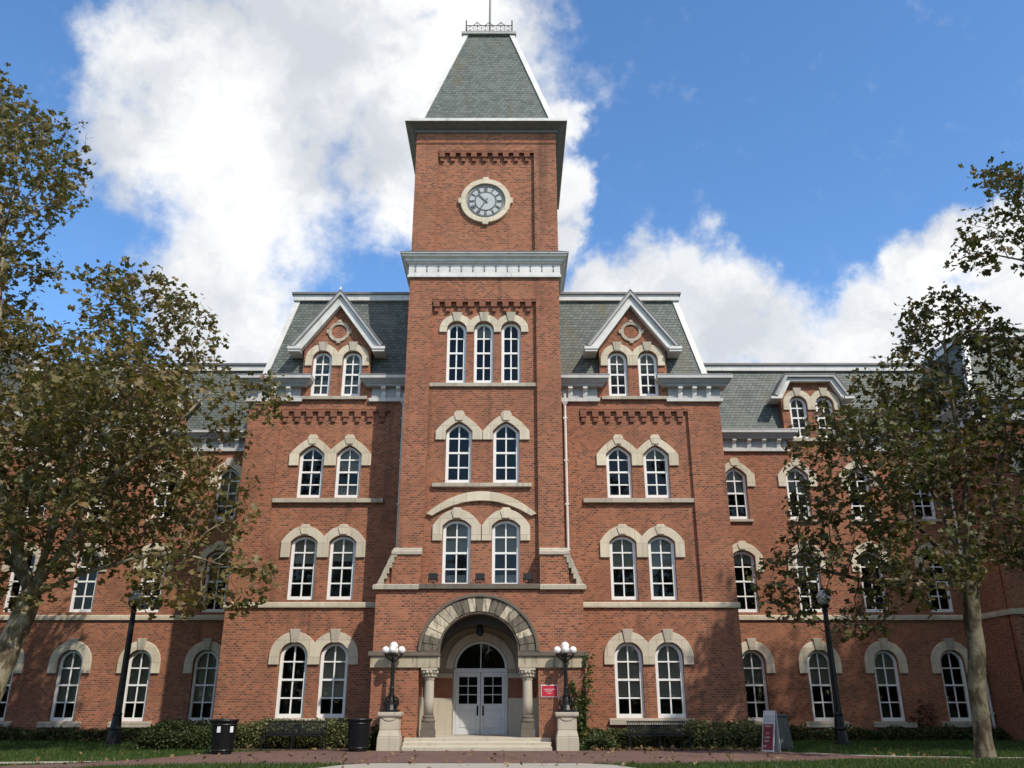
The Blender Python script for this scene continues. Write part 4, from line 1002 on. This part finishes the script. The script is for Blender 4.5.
# ------------------------------------------------------------------ street lamps
def street_lamp(x, y, label):
    e = empty('street_lamp', label, 'street lamp', (x, y, 0), 0, 'tall street lamps on the lawn')
    b = MB(); b.lathe([(0.30, 0), (0.30, 0.10), (0.25, 0.14), (0.22, 0.5), (0.24, 0.56), (0.19, 0.62), (0.155, 1.0), (0.17, 1.05), (0.14, 1.12)], n=16); b.build('base', 'black', e)
    b = MB(); b.lathe([(0.135, 1.1), (0.12, 2.4), (0.10, 4.4), (0.09, 4.74), (0.12, 4.78), (0.12, 4.83), (0.07, 4.87)], n=24, flutes=1, depth=0.10); b.build('post', 'black', e)
    b = MB(); b.lathe([(0.07, 4.86), (0.16, 4.92), (0.20, 4.97), (0.20, 5.02), (0.12, 5.03)], n=16); b.build('collar', 'black', e)
    b = MB(); b.lathe([(0.14, 5.02), (0.21, 5.10), (0.255, 5.22), (0.25, 5.34), (0.20, 5.46), (0.13, 5.55), (0.09, 5.58)], n=20); b.build('lamp_globe', 'lampglass', e, smooth=True)
    b = MB(); b.lathe([(0.11, 5.575), (0.13, 5.60), (0.06, 5.67), (0.025, 5.70), (0.03, 5.74), (0.005, 5.80)], n=12); b.build('finial', 'black', e)
    return e
street_lamp(-13.53, 0.6, 'tall black street lamp on the left lawn, its globe among sycamore leaves')
street_lamp(13.30, 0.6, 'tall black street lamp on the right lawn, near the leaning poster board')

# ------------------------------------------------------------------ benches
def bench(x, y, label):
    e = empty('park_bench', label, 'bench', (x, y, 0), 0, 'black slatted benches along the path')
    L = 1.0
    b = MB()
    for i in range(6): b.box(-L, L, -0.30 + i * 0.085, -0.30 + i * 0.085 + 0.06, 0.42, 0.445)
    b.build('seat', 'black', e)
    b = MB()
    n = 34
    for i in range(n):
        xx = -L + 0.03 + (2 * L - 0.06) * i / (n - 1)
        b.tube([(xx, 0.20, 0.45), (xx, 0.27, 0.68), (xx, 0.31, 0.84)], 0.015, 4)
    b.tube([(-L, 0.31, 0.85), (L, 0.31, 0.85)], 0.024, 6); b.tube([(-L, 0.205, 0.47), (L, 0.205, 0.47)], 0.02, 6)
    b.box(-0.16, 0.16, 0.26, 0.275, 0.62, 0.76)
    b.build('backrest', 'black', e)
    for xx in (-L, 0.0, L):
        b = MB(); b.tube([(xx, -0.30, 0.43), (xx, -0.33, 0.02)], 0.025, 6); b.tube([(xx, 0.20, 0.43), (xx, 0.27, 0.02)], 0.025, 6); b.tube([(xx, -0.30, 0.41), (xx, 0.22, 0.41)], 0.022, 6)
        b.box(xx - 0.04, xx + 0.04, -0.37, -0.29, 0, 0.025); b.box(xx - 0.04, xx + 0.04, 0.23, 0.31, 0, 0.025)
        b.build('leg', 'black', e)
    for xx in (-L, L):
        b = MB(); b.tube([(xx, 0.25, 0.66), (xx, 0.0, 0.66), (xx, -0.26, 0.66), (xx, -0.34, 0.62), (xx, -0.34, 0.55), (xx, -0.30, 0.44)], 0.022, 6); b.build('armrest', 'black', e)
    return e
bench(-6.15, -2.45, 'black slatted metal bench against the hedge, between the two dark bins')
bench(6.05, -2.45, 'black slatted metal bench under the ground floor windows, right of the entrance')

# ------------------------------------------------------------------ bins
def bin_slat(x, y, label, stickers):
    e = empty('litter_bin', label, 'bin', (x, y, 0), 0, 'black litter bins beside the path')
    b = MB(); b.lathe([(0.27, 0.03), (0.29, 0.10), (0.33, 0.85)], n=28); b.lathe([(0.27, 0), (0.29, 0.04), (0.27, 0.08)], n=28); b.build('liner', 'bin_black', e)
    b = MB(); n = 30
    for i in range(n):
        a = 2 * math.pi * i / n; ca, sa = math.cos(a), math.sin(a)
        b.tube([(ca * 0.30, sa * 0.30, 0.06), (ca * 0.325, sa * 0.325, 0.45), (ca * 0.345, sa * 0.345, 0.86), (ca * 0.40, sa * 0.40, 0.96)], 0.018, 4)
    for r, z in ((0.31, 0.12), (0.35, 0.84), (0.405, 0.965)): b.tube([(r * math.cos(2 * math.pi * i / 32), r * math.sin(2 * math.pi * i / 32), z) for i in range(33)], 0.02, 5)
    b.build('slatted_body', 'black', e)
    b = MB(); b.lathe([(0.36, 0.88), (0.36, 0.93), (0.28, 0.98), (0.20, 0.99), (0.19, 0.95)], n=28); b.build('lid', 'bin_black', e)
    if stickers:
        for a in (-1.72, -0.62):
            b = MB(); ca, sa = math.cos(a), math.sin(a)
            for_ = [(-0.055, 0.62), (0.055, 0.62), (0.055, 0.79), (-0.055, 0.79)]
            b.add([(ca * 0.36 - sa * t, sa * 0.36 + ca * t, z) for t, z in for_] + [(ca * 0.352 - sa * t, sa * 0.352 + ca * t, z) for t, z in for_], [(0, 1, 2, 3), (7, 6, 5, 4), (0, 4, 5, 1), (1, 5, 6, 2), (2, 6, 7, 3), (3, 7, 4, 0)])
            b.build('sticker', 'sticker', e)
    return e
bin_slat(-7.66, -5.2, 'black slatted litter bin with two white stickers, at the edge of the brick path', True)
bin_slat(-3.78, -3.75, 'plain black slatted litter bin without stickers, beside the left stone pedestal', False)
cb = empty('concrete_bin', 'grey tapered concrete bin standing on grass behind the leaning poster board', 'bin', (10.05, -2.9, 0))
b = MB(); b.lathe([(0.42, 0), (0.42, 0.06), (0.36, 0.5), (0.30, 0.98), (0.28, 1.02)], n=4); 
for i, v_ in enumerate(b.v):
    c, s_ = math.cos(math.pi / 4), math.sin(math.pi / 4); b.v[i] = (v_[0] * c - v_[1] * s_, v_[0] * s_ + v_[1] * c, v_[2])
b.build('body', 'binstone', cb, bevel=0.03)
b = MB(); b.box(-0.24, 0.24, -0.24, 0.24, 1.021, 1.10); b.build('cap', 'binstone', cb, bevel=0.02)

# A-frame poster board
af = empty('sandwich_board', 'white folding sandwich board with grey header and maroon poster beside the brick path', 'sign board', (9.52, -3.75, 0), R(-58))
H = 1.22
def board(yb, yt, name, sgn):
    b = MB(); t = 0.03
    b.add([(-0.25, yb, 0), (0.25, yb, 0), (0.25, yb + t, 0), (-0.25, yb + t, 0), (-0.25, yt, H), (0.25, yt, H), (0.25, yt + t, H), (-0.25, yt + t, H)], [(0, 3, 2, 1), (4, 5, 6, 7), (0, 1, 5, 4), (1, 2, 6, 5), (2, 3, 7, 6), (3, 0, 4, 7)])
    return b.build(name, 'signwhite', af, bevel=0.008)
fb = board(-0.30, -0.04, 'front_board', 1); board(0.02, 0.0, 'back_board', -1)
def on(z): return -0.30 + 0.26 * z / H
def plate(x0, x1, z0, z1, d_, m, name, par):
    b = MB(); b.add([(x0, on(z0) - d_, z0), (x1, on(z0) - d_, z0), (x1, on(z1) - d_, z1), (x0, on(z1) - d_, z1), (x0, on(z0) + 0.005, z0), (x1, on(z0) + 0.005, z0), (x1, on(z1) + 0.005, z1), (x0, on(z1) + 0.005, z1)], [(0, 1, 2, 3), (7, 6, 5, 4), (0, 4, 5, 1), (1, 5, 6, 2), (2, 6, 7, 3), (3, 7, 4, 0)]); return b.build(name, m, par)
plate(-0.22, 0.22, 0.86, 1.09, 0.004, 'signgrey', 'header', fb)
ps = plate(-0.21, 0.21, 0.06, 0.82, 0.005, 'maroon', 'poster', fb)
b = MB()
r_ = random.Random(3)
def glyphs(z, x0, x1, hh):
    x = x0
    while x < x1:
        wd = r_.uniform(0.5, 0.9) * hh
        if x + wd > x1: break
        k = MB(); y0 = on(z) - 0.009
        b.box(x, x + wd * 0.3, y0, y0 + 0.007, z - hh / 2, z + hh / 2); b.box(x + wd * 0.3, x + wd, y0, y0 + 0.007, z + hh * 0.22, z + hh / 2)
        x += wd * 1.35
glyphs(0.745, -0.13, 0.14, 0.05); glyphs(0.53, -0.07, 0.05, 0.06); glyphs(0.41, -0.12, 0.13, 0.07); glyphs(0.30, -0.12, 0.12, 0.07); glyphs(0.14, -0.19, 0.02, 0.09)
b.build('lettering', 'print', ps)

# ------------------------------------------------------------------ foliage
LT_V = np.array([(0, 0, 0), (0, 1, -0.08), (-0.52, 0.26, 0.14), (-0.20, 0.52, 0.05), (-0.40, 0.80, 0.02), (0.52, 0.26, 0.14), (0.20, 0.52, 0.05), (0.40, 0.80, 0.02)], dtype=np.float64)
LT_F = np.array([(0, 3, 2), (0, 1, 3), (1, 4, 3), (0, 5, 6), (0, 6, 1), (1, 6, 7)], dtype=np.int64)
SM_V = np.array([(0, 0, 0), (-0.32, 0.45, 0.10), (0, 1, 0), (0.32, 0.45, 0.10)], dtype=np.float64)
SM_F = np.array([(0, 2, 1), (0, 3, 2)], dtype=np.int64)
def leaves(name, pts, size, m, parent, rng, tv=LT_V, tf=LT_F, droop=0.0, var=0.35):
    n = len(pts)
    d_ = rng.normal(size=(n, 3)); d_[:, 2] = d_[:, 2] * 0.6 - droop
    d_ /= np.linalg.norm(d_, axis=1)[:, None] + 1e-9
    up = rng.normal(size=(n, 3)) * 0.75 + np.array([0, 0, 1.0])
    x = np.cross(d_, up); x /= np.linalg.norm(x, axis=1)[:, None] + 1e-9
    z = np.cross(x, d_)
    s = size * (1 + var * rng.uniform(-1, 1, n))
    V = (pts[:, None, :] + (tv[None, :, 0, None] * x[:, None, :] + tv[None, :, 1, None] * d_[:, None, :] + tv[None, :, 2, None] * z[:, None, :]) * s[:, None, None]).reshape(-1, 3)
    F = (tf[None] + (np.arange(n) * len(tv))[:, None, None]).reshape(-1, 3)
    return raw_mesh(name, V, F, m, parent)

def tree(name, label, trunk, r_base, blobs, n_attr, seed, per_tip, leaf, leafmat, group=None, step=0.30, spread=0.15, thin=0.0, bark='bark', limbs=()):
    rng = np.random.default_rng(seed)
    base = Vector(trunk[0])
    e = empty(name, label, 'tree', tuple(base), 0, group)
    vols = np.array([b_[3] ** 2.3 for b_ in blobs]); vols /= vols.sum()
    A = []
    while len(A) < n_attr:
        b_ = blobs[rng.choice(len(blobs), p=vols)]
        v = rng.normal(size=3); v /= np.linalg.norm(v); v *= rng.uniform(0.25, 1) ** 0.5 * b_[3]
        v[2] *= 0.85
        p = np.array(b_[:3]) + v
        if p[2] < 1.9: continue
        if noise.noise(Vector(p) * 0.55 + Vector((seed, 0, 0))) < -0.12 + thin: continue
        A.append(p)
    A = np.array(A)
    pos, par = [np.array(trunk[0], float)], [-1]
    for q in trunk[1:]:
        a = pos[-1]; q = np.array(q, float); k = max(1, int(np.linalg.norm(q - a) / step))
        for i in range(1, k + 1): pos.append(a + (q - a) * i / k + rng.normal(size=3) * 0.03); par.append(len(pos) - 2)
    first = len(pos) // 4; ntr = len(pos); fork = ntr - 1
    for lb in limbs:
        pr = fork
        for q in lb:
            a = pos[pr]; q = np.array(q, float); k = max(1, int(np.linalg.norm(q - a) / step))
            for i in range(1, k + 1):
                pos.append(a + (q - a) * i / k + rng.normal(size=3) * 0.04); par.append(pr); pr = len(pos) - 1
    P = np.array(pos)
    D = np.linalg.norm(A[:, None] - P[None, first:], axis=2); near = D.argmin(1) + first; dist = D.min(1)
    alive = np.ones(len(A), bool)
    for it in range(160):
        alive &= dist > 0.36
        idx = np.nonzero(alive)[0]
        if len(idx) == 0: break
        v = A[idx] - np.array(pos)[near[idx]]; v /= np.linalg.norm(v, axis=1)[:, None] + 1e-9
        acc = {}
        for i, nn in enumerate(near[idx]): acc.setdefault(int(nn), []).append(v[i])
        new0 = len(pos)
        for nn, vs_ in acc.items():
            d_ = np.mean(vs_, axis=0) + rng.normal(size=3) * 0.12 + np.array((0, 0, -0.02))
            L = np.linalg.norm(d_)
            if L < 1e-3: continue
            if par[nn] >= 0:
                dp = pos[nn] - pos[par[nn]]; dp /= np.linalg.norm(dp) + 1e-9; d_ = d_ / L + 0.35 * dp; L = np.linalg.norm(d_)
            pos.append(pos[nn] + d_ / L * step); par.append(nn)
        if len(pos) == new0: break
        N = np.array(pos[new0:])
        Dn = np.linalg.norm(A[idx][:, None] - N[None], axis=2); m_ = Dn.min(1); am = Dn.argmin(1) + new0
        better = m_ < dist[idx]
        dist[idx[better]] = m_[better]; near[idx[better]] = am[better]
        if len(pos) > 16000: break
    n = len(pos); pos = np.array(pos); kids = [[] for _ in range(n)]
    for i in range(1, n): kids[par[i]].append(i)
    tips = np.zeros(n)
    for i in range(n - 1, -1, -1):
        if not kids[i]: tips[i] = 1
        if i: tips[par[i]] += tips[i]
    tip_r = 0.011; ex = math.log(max(2, tips[0])) / math.log(r_base / tip_r)
    rad = tip_r * tips ** (1 / ex)
    rad[ntr:] *= 0.72
    mb = MB(); origin = np.array(base)
    # a little flare at the root
    todo = [(0, None)]
    while todo:
        s0, p0 = todo.pop()
        chain = [s0]
        while kids[chain[-1]]:
            ks = sorted(kids[chain[-1]], key=lambda q: -tips[q])
            for q in ks[1:]: todo.append((q, chain[-1]))
            chain.append(ks[0])
        pts = ([pos[p0] - origin] if p0 is not None else []) + [pos[c] - origin for c in chain]
        rr = ([min(rad[p0], rad[chain[0]] * 1.15)] if p0 is not None else []) + [rad[c] for c in chain]
        if len(pts) < 2: continue
        if p0 is None:
            rr[0] *= 1.35; rr[1] *= 1.1; pts[0] = pts[0] - np.array((0, 0, 0.1))
        if len(pts) > 3 and max(rr) > 0.03:    # smooth the line
            q = np.array(pts); q[1:-1] = 0.25 * q[:-2] + 0.5 * q[1:-1] + 0.25 * q[2:]; pts = list(q)
        mb.tube([tuple(p) for p in pts], list(map(float, rr)), 12 if max(rr) > 0.12 else (6 if max(rr) > 0.03 else 4), cap=False)
    mb.build('trunk', bark, e, smooth=True)
    small = np.nonzero((rad < 0.028) & (pos[:, 2] > 2.0))[0]
    w_ = np.where(np.array([len(kids[i]) == 0 for i in small]), 1.0, 0.5)
    cnt = rng.poisson(per_tip * w_)
    src = np.repeat(small, cnt)
    L = pos[src] + rng.normal(size=(len(src), 3)) * spread - origin
    leaves('crown', L, leaf, leafmat, e, rng, droop=0.35, var=0.5)
    return e, len(pos), len(L)

LB = [(-11.7,-6.0,10.0,3.2),(-13.1,-7.0,7.4,2.5),(-9.2,-5.0,7.9,1.9),(-8.6,-5.0,11.5,1.6),(-11.6,-6.0,13.7,2.5),(-15.7,-5.0,12.2,2.9),(-17.0,-7.0,19.7,2.6),(-15.6,-7.0,21.0,1.1),(-16.7,-6.0,16.1,1.8),(-7.9,-5.0,5.2,1.3),(-9.6,-6.0,5.1,1.4),(-13.9,-7.0,5.6,1.8),(-17.9,-6.0,9.3,3.7),(-19.8,-6.0,15.7,4.0),(-20.4,-6.0,22.0,3.5),(-12.9,-6.0,15.3,1.3),(-7.5,-5.0,12.0,0.7),(-15.0,-3.0,11.0,3.4),(-10.4,-6.0,15.3,0.7),(-21.4,-6.0,11.1,3.4),(-11.3,-9.0,10.1,2.4),(-12.2,-3.0,7.6,2.5)]
t1 = tree('sycamore_tree', 'large dense sycamore with olive brown leaves and pale leaning trunk, left of the tower', [(-15.0, -6, 0), (-14.75, -6, 1.2), (-14.32, -6.0, 3.0), (-13.95, -6, 4.6)], 0.36, LB, 15000, 3, 6.6, 0.19, 'leafL', 'sycamores in front of the hall', limbs=[[(-13.5, -6.1, 7.6), (-12.9, -6.1, 10.4), (-12.2, -6, 12.5)], [(-12.4, -5.7, 5.4), (-10.6, -5.5, 6.0), (-9.0, -5.3, 5.9)], [(-15.4, -6.3, 8), (-16.6, -6.5, 12.5), (-17.2, -6.6, 17)], [(-12.3, -6.4, 7.8), (-10.4, -6.2, 9.8), (-9.4, -6, 11.2)], [(-15.6, -5.4, 6.4), (-17.6, -5.2, 8.6)]])
RBl = [(15.4,-7,9.4,2.1),(14.0,-7,11.3,1.5),(12.0,-8,8.3,2.3),(10.1,-7,5.0,1.6),(12.0,-6,4.2,1.2),(15.8,-7,13.3,1.7),(17.4,-6.5,12.4,1.6),(16.4,-7,6.8,1.7),(19.2,-7,10.6,2.6),(13.2,-8,5.7,1.9),(16.8,-4,11.0,2.0),(18.4,-7,6.2,2.0),(11.2,-7,6.8,1.6),(13.9,-6,9.0,1.6)]
t2 = tree('sycamore_tree', 'sparse sycamore with dull brown leaves and straight mottled trunk on the right lawn', [(14.55, -7, 0), (14.68, -7, 1.5), (14.85, -7, 3.0), (15.02, -7, 5.0)], 0.245, RBl, 8500, 7, 6.8, 0.18, 'leafR', 'sycamores in front of the hall', thin=0.03, bark='bark_dark', limbs=[[(15.5, -7.1, 8.2), (15.6, -7, 10.8), (15.7, -7, 12.8)], [(16.2, -6.7, 7.0), (17.4, -6.4, 9.6), (17.6, -6.4, 11.4)], [(13.9, -7.3, 6.2), (12.6, -7.6, 7.7)], [(13.4, -7.2, 4.9), (11.6, -7.1, 4.9), (10.6, -7, 5.3)], [(14.6, -6.6, 8.0), (13.6, -6.6, 10.6)]])
T3 = [(17.4,-9,17.0,1.5),(16.4,-9,15.2,0.9),(18.8,-9,18.2,1.3),(19.6,-9,15.6,1.9),(21.8,-9,17.0,2.6),(22.5,-9,19.8,2.2),(24.2,-9,13.6,3.0),(26.0,-8,10.5,2.6),(22.4,-8,11.4,2.0)]
t3 = tree('sycamore_tree', 'sycamore at the right edge, only its high overhanging leafy branches seen against the sky', [(23.6, -9, 0), (23.5, -9, 4), (23.2, -9, 8.5), (22.4, -9, 12.5)], 0.30, T3, 4600, 9, 7.0, 0.185, 'leafR', 'sycamores in front of the hall', bark='bark_dark')
print('TREES', t1[1:], t2[1:])
# trees out of frame: those on the right shade the right wing and the lawn, those behind stand mirrored in the windows
for i, (src, x, y, rz, sc, lab) in enumerate((
        (t1, 29.0, -8.0, 2.1, 1.22, 'dense sycamore far right, beyond the edge of the lawn'), (t1, 33.0, -20.0, 4.0, 1.0, 'dense sycamore on the right, nearer the road'),
        (t1, 18.5, -29.0, 1.0, 0.92, 'dense sycamore to the right of the viewer'), 
        (t1, -6.0, -62.0, 0.5, 1.0, 'tall sycamore across the lawn, facing the clock tower'), (t1, -24.0, -66.0, 3.0, 1.05, 'tall sycamore across the lawn, facing the left wing'),
        (t1, 10.0, -68.0, 4.4, 1.05, 'tall sycamore across the lawn, facing the right pavilion'), (t1, 27.0, -64.0, 1.7, 1.0, 'tall sycamore across the lawn, facing the right wing'), (t1, 44.0, -70.0, 2.6, 1.1, 'tall sycamore across the lawn, farthest right'))):
    c = copy_tree(src[0], (x, y, 0), rz, lab); c.scale = (sc,) * 3

rngw = np.random.default_rng(5)
FW = np.c_[rngw.uniform(-170, 170, 60000), rngw.uniform(-132, -118, 60000), rngw.uniform(0, 1, 60000)]  # unseen leaf belt added to keep bright horizon sky out of the panes
FW[:, 2] = FW[:, 2] ** 0.8 * (15 + 5 * np.sin(FW[:, 0] * 0.31) + 3 * np.sin(FW[:, 0] * 0.83 + 1))
tag(leaves('added_leaf_belt', FW, 1.1, 'leafL', None, rngw), 'added unseen belt of leaves behind the viewer, darkening the window reflections', 'trees', kind='stuff')

def shrub(name, label, cat, box, n, size, m, seed, group=None, wav=0.12, stems=14):
    rng = np.random.default_rng(seed)
    x0, x1, y0, y1, h = box
    cx_, cy_ = (x0 + x1) / 2, (y0 + y1) / 2
    e = empty(name, label, cat, (cx_, cy_, 0), 0, group)
    P = []
    while len(P) < n:
        x, y, z = rng.uniform(x0, x1), rng.uniform(y0, y1), rng.uniform(0.02, 1) ** 0.8
        ex = min((x - x0), (x1 - x)) / 0.35; ey = min((y - y0), (y1 - y)) / 0.30
        hh = h * (1 + wav * 2.2 * noise.noise(Vector((x * 0.9, y * 0.9, seed)))) * min(1, 0.45 + 0.55 * min(ex, 1)) * min(1, 0.6 + 0.4 * min(ey, 1))
        if noise.noise(Vector((x * 2.6, y * 2.6, z * 3 + seed))) < -0.28: continue
        P.append((x - cx_, y - cy_, z * hh))
    leaves('foliage', np.array(P), size, m, e, rng, SM_V, SM_F)
    for i in range(min(8, stems)):
        x, y = rng.uniform(x0 + 0.2, x1 - 0.2) - cx_, rng.uniform(y0 + 0.2, y1 - 0.2) - cy_
        mb = MB(); mb.tube([(x, y, -0.02), (x + rng.normal() * 0.08, y + rng.normal() * 0.08, h * 0.45), (x + rng.normal() * 0.2, y + rng.normal() * 0.15, h * 0.8)], [0.02, 0.014, 0.006], 4); mb.build('stem', 'twig', e)
    return e
shrub('hedge', 'low dark hedge along the foot of the left wing, behind the street lamp', 'hedge', (-24.5, -9.95, 3.4, 4.7, 0.46), 16000, 0.10, 'shrub', 5, 'hedges along the walls', stems=40)
shrub('hedge', 'leafy clipped hedge behind the bench, left of the entrance', 'hedge', (-9.3, -4.2, -2.0, -0.5, 0.86), 24000, 0.085, 'hedge', 6, 'hedges along the walls', stems=24)
shrub('shrub', 'rounded dark bush at the corner beside the bin with stickers', 'shrub', (-11.3, -8.5, -3.3, -0.6, 0.80), 13000, 0.09, 'shrub', 8, None, 0.2)
shrub('shrub', 'small dark bush squeezed between the plain bin and the left pedestal', 'shrub', (-3.7, -3.2, -2.9, -2.4, 0.9), 900, 0.12, 'shrub', 9, None, 0.2, 1)
shrub('hedge', 'low sprawling hedge behind the bench, right of the entrance', 'hedge', (4.2, 7.2, -1.9, -0.5, 0.6), 12000, 0.085, 'hedge', 10, 'hedges along the walls')
shrub('shrub', 'yellow green bushy shrub between the right bench and the poster board', 'shrub', (6.9, 10.0, -2.6, -0.7, 0.82), 13000, 0.09, 'hedge', 12, None, 0.3)
shrub('shrub', 'dark low shrub at the foot of the ivy beside the right pedestal', 'shrub', (3.3, 4.6, -3.1, -1.4, 0.55), 5000, 0.09, 'shrub', 13, None, 0.3)
shrub('hedge', 'ragged low ground cover along the foot of the right wing', 'hedge', (10.6, 21.3, 3.7, 4.75, 0.48), 14000, 0.10, 'shrub', 14, 'hedges along the walls', 0.35, stems=30)
# climbing plants
def climber(name, label, paths, n, size, m, seed, spread=0.1):
    rng = np.random.default_rng(seed); base = paths[0][0]
    e = empty(name, label, 'vine', base); o = np.array(base); P = []
    for pa in paths:
        q = [np.array(p, float) - o for p in pa]
        mb = MB(); mb.tube([tuple(p) for p in q], 0.014, 4); mb.build('stem', 'twig', e)
        seg = [np.linalg.norm(q[i + 1] - q[i]) for i in range(len(q) - 1)]
        for i, L in enumerate(seg):
            k = int(n * L)
            t = rng.uniform(size=(k, 1)); p = q[i] + (q[i + 1] - q[i]) * t + rng.normal(size=(k, 3)) * np.array((spread, 0.03, spread)); P.append(p)
    P = np.concatenate(P); P[:, 1] = np.minimum(P[:, 1], 0.02)
    leaves('foliage', P, size, m, e, rng, LT_V, LT_F, droop=0.3)
    return e
climber('climbing_ivy', 'green ivy climbing the right corner of the brick porch up to the stone band', [[(3.55, -2.66, 0.0), (3.45, -2.66, 0.9), (3.30, -2.66, 1.6), (3.12, -2.66, 2.1)], [(3.5, -2.66, 0.3), (3.62, -2.66, 1.0), (3.55, -2.66, 1.7)], [(3.72, -2.72, 1.95), (3.76, -2.72, 2.5), (3.74, -2.78, 2.95)], [(3.60, -2.66, 1.0), (3.70, -2.68, 1.6), (3.74, -2.72, 2.0)], [(3.55, -2.66, 0.1), (3.2, -2.66, 0.8)]], 95, 0.10, 'ivy', 21)
climber('red_creeper', 'reddish autumn creeper on the right wing between two ground floor windows', [[(18.3, 4.93, 0.0), (18.2, 4.93, 0.8), (18.5, 4.93, 1.5)], [(18.4, 4.93, 0.2), (18.75, 4.93, 0.9), (18.9, 4.93, 1.3)], [(18.2, 4.93, 0.3), (17.9, 4.93, 0.9)]], 60, 0.11, 'redvine', 22, 0.16)
climber('red_creeper', 'reddish creeper on brick just behind the grey concrete bin', [[(12.55, 4.93, 0.0), (12.5, 4.93, 0.6), (12.7, 4.93, 1.15)]], 45, 0.10, 'redvine', 23, 0.12)

# grass and fallen leaves
rng = np.random.default_rng(77)
def in_poly(P, poly):
    x, y = P[:, 0], P[:, 1]; c = np.zeros(len(P), bool); j = len(poly) - 1
    for i in range(len(poly)):
        xi, yi = poly[i]; xj, yj = poly[j]
        t = ((yi > y) != (yj > y)) & (x < (xj - xi) * (y - yi) / (yj - yi + 1e-12) + xi); c ^= t; j = i
    return c
paths_ = [[tuple(v.co[:2]) for v in o.data.vertices] for o in bpy.data.objects if o.name.split('.')[0] in ('brick_path', 'concrete_path', 'concrete_walk', 'path_edging', 'planting_bed')]
G = np.concatenate([np.c_[rng.uniform(-25, -6, 60000), rng.uniform(-13, 4.4, 60000)], np.c_[rng.uniform(9.6, 25, 60000), rng.uniform(-12, 4.6, 60000)], np.c_[rng.uniform(-9, 16, 60000), rng.uniform(-15, -7.4, 60000)]])
keep = np.ones(len(G), bool)
for pl_ in paths_: keep &= ~in_poly(G, pl_)
G = G[keep]; n = len(G)
a = rng.uniform(0, 2 * np.pi, n); h = rng.uniform(0.05, 0.11, n); ln = rng.normal(size=(n, 2)) * 0.03
wv = np.c_[np.cos(a), np.sin(a)] * 0.010
V = np.zeros((n, 3, 3)); V[:, 0, :2] = G - wv; V[:, 1, :2] = G + wv; V[:, 2, :2] = G + ln; V[:, 2, 2] = h; V[:, :2, 2] = 0.001
gr = raw_mesh('grass', V.reshape(-1, 3), np.arange(n * 3).reshape(-1, 3), 'grassblade'); tag(gr, 'short green mown lawn grass', 'grass', kind='stuff')
n = 420
Q = np.c_[rng.uniform(-12, 14, n), rng.uniform(-11, -1.0, n), rng.uniform(0.03, 0.05, n)]
Q = Q[(Q[:, 1] < -3.5) | (np.abs(Q[:, 0]) > 3.9)]
Q2 = np.c_[rng.uniform(3.8, 10, 420), rng.normal(-3.1, 0.25, 420), rng.uniform(0.03, 0.06, 420)]
fl = leaves('fallen_leaves', np.concatenate([Q, Q2]), 0.10, 'dryleaf', None, rng); tag(fl, 'dry brown leaves scattered over the paths and beds', 'leaves', kind='stuff')
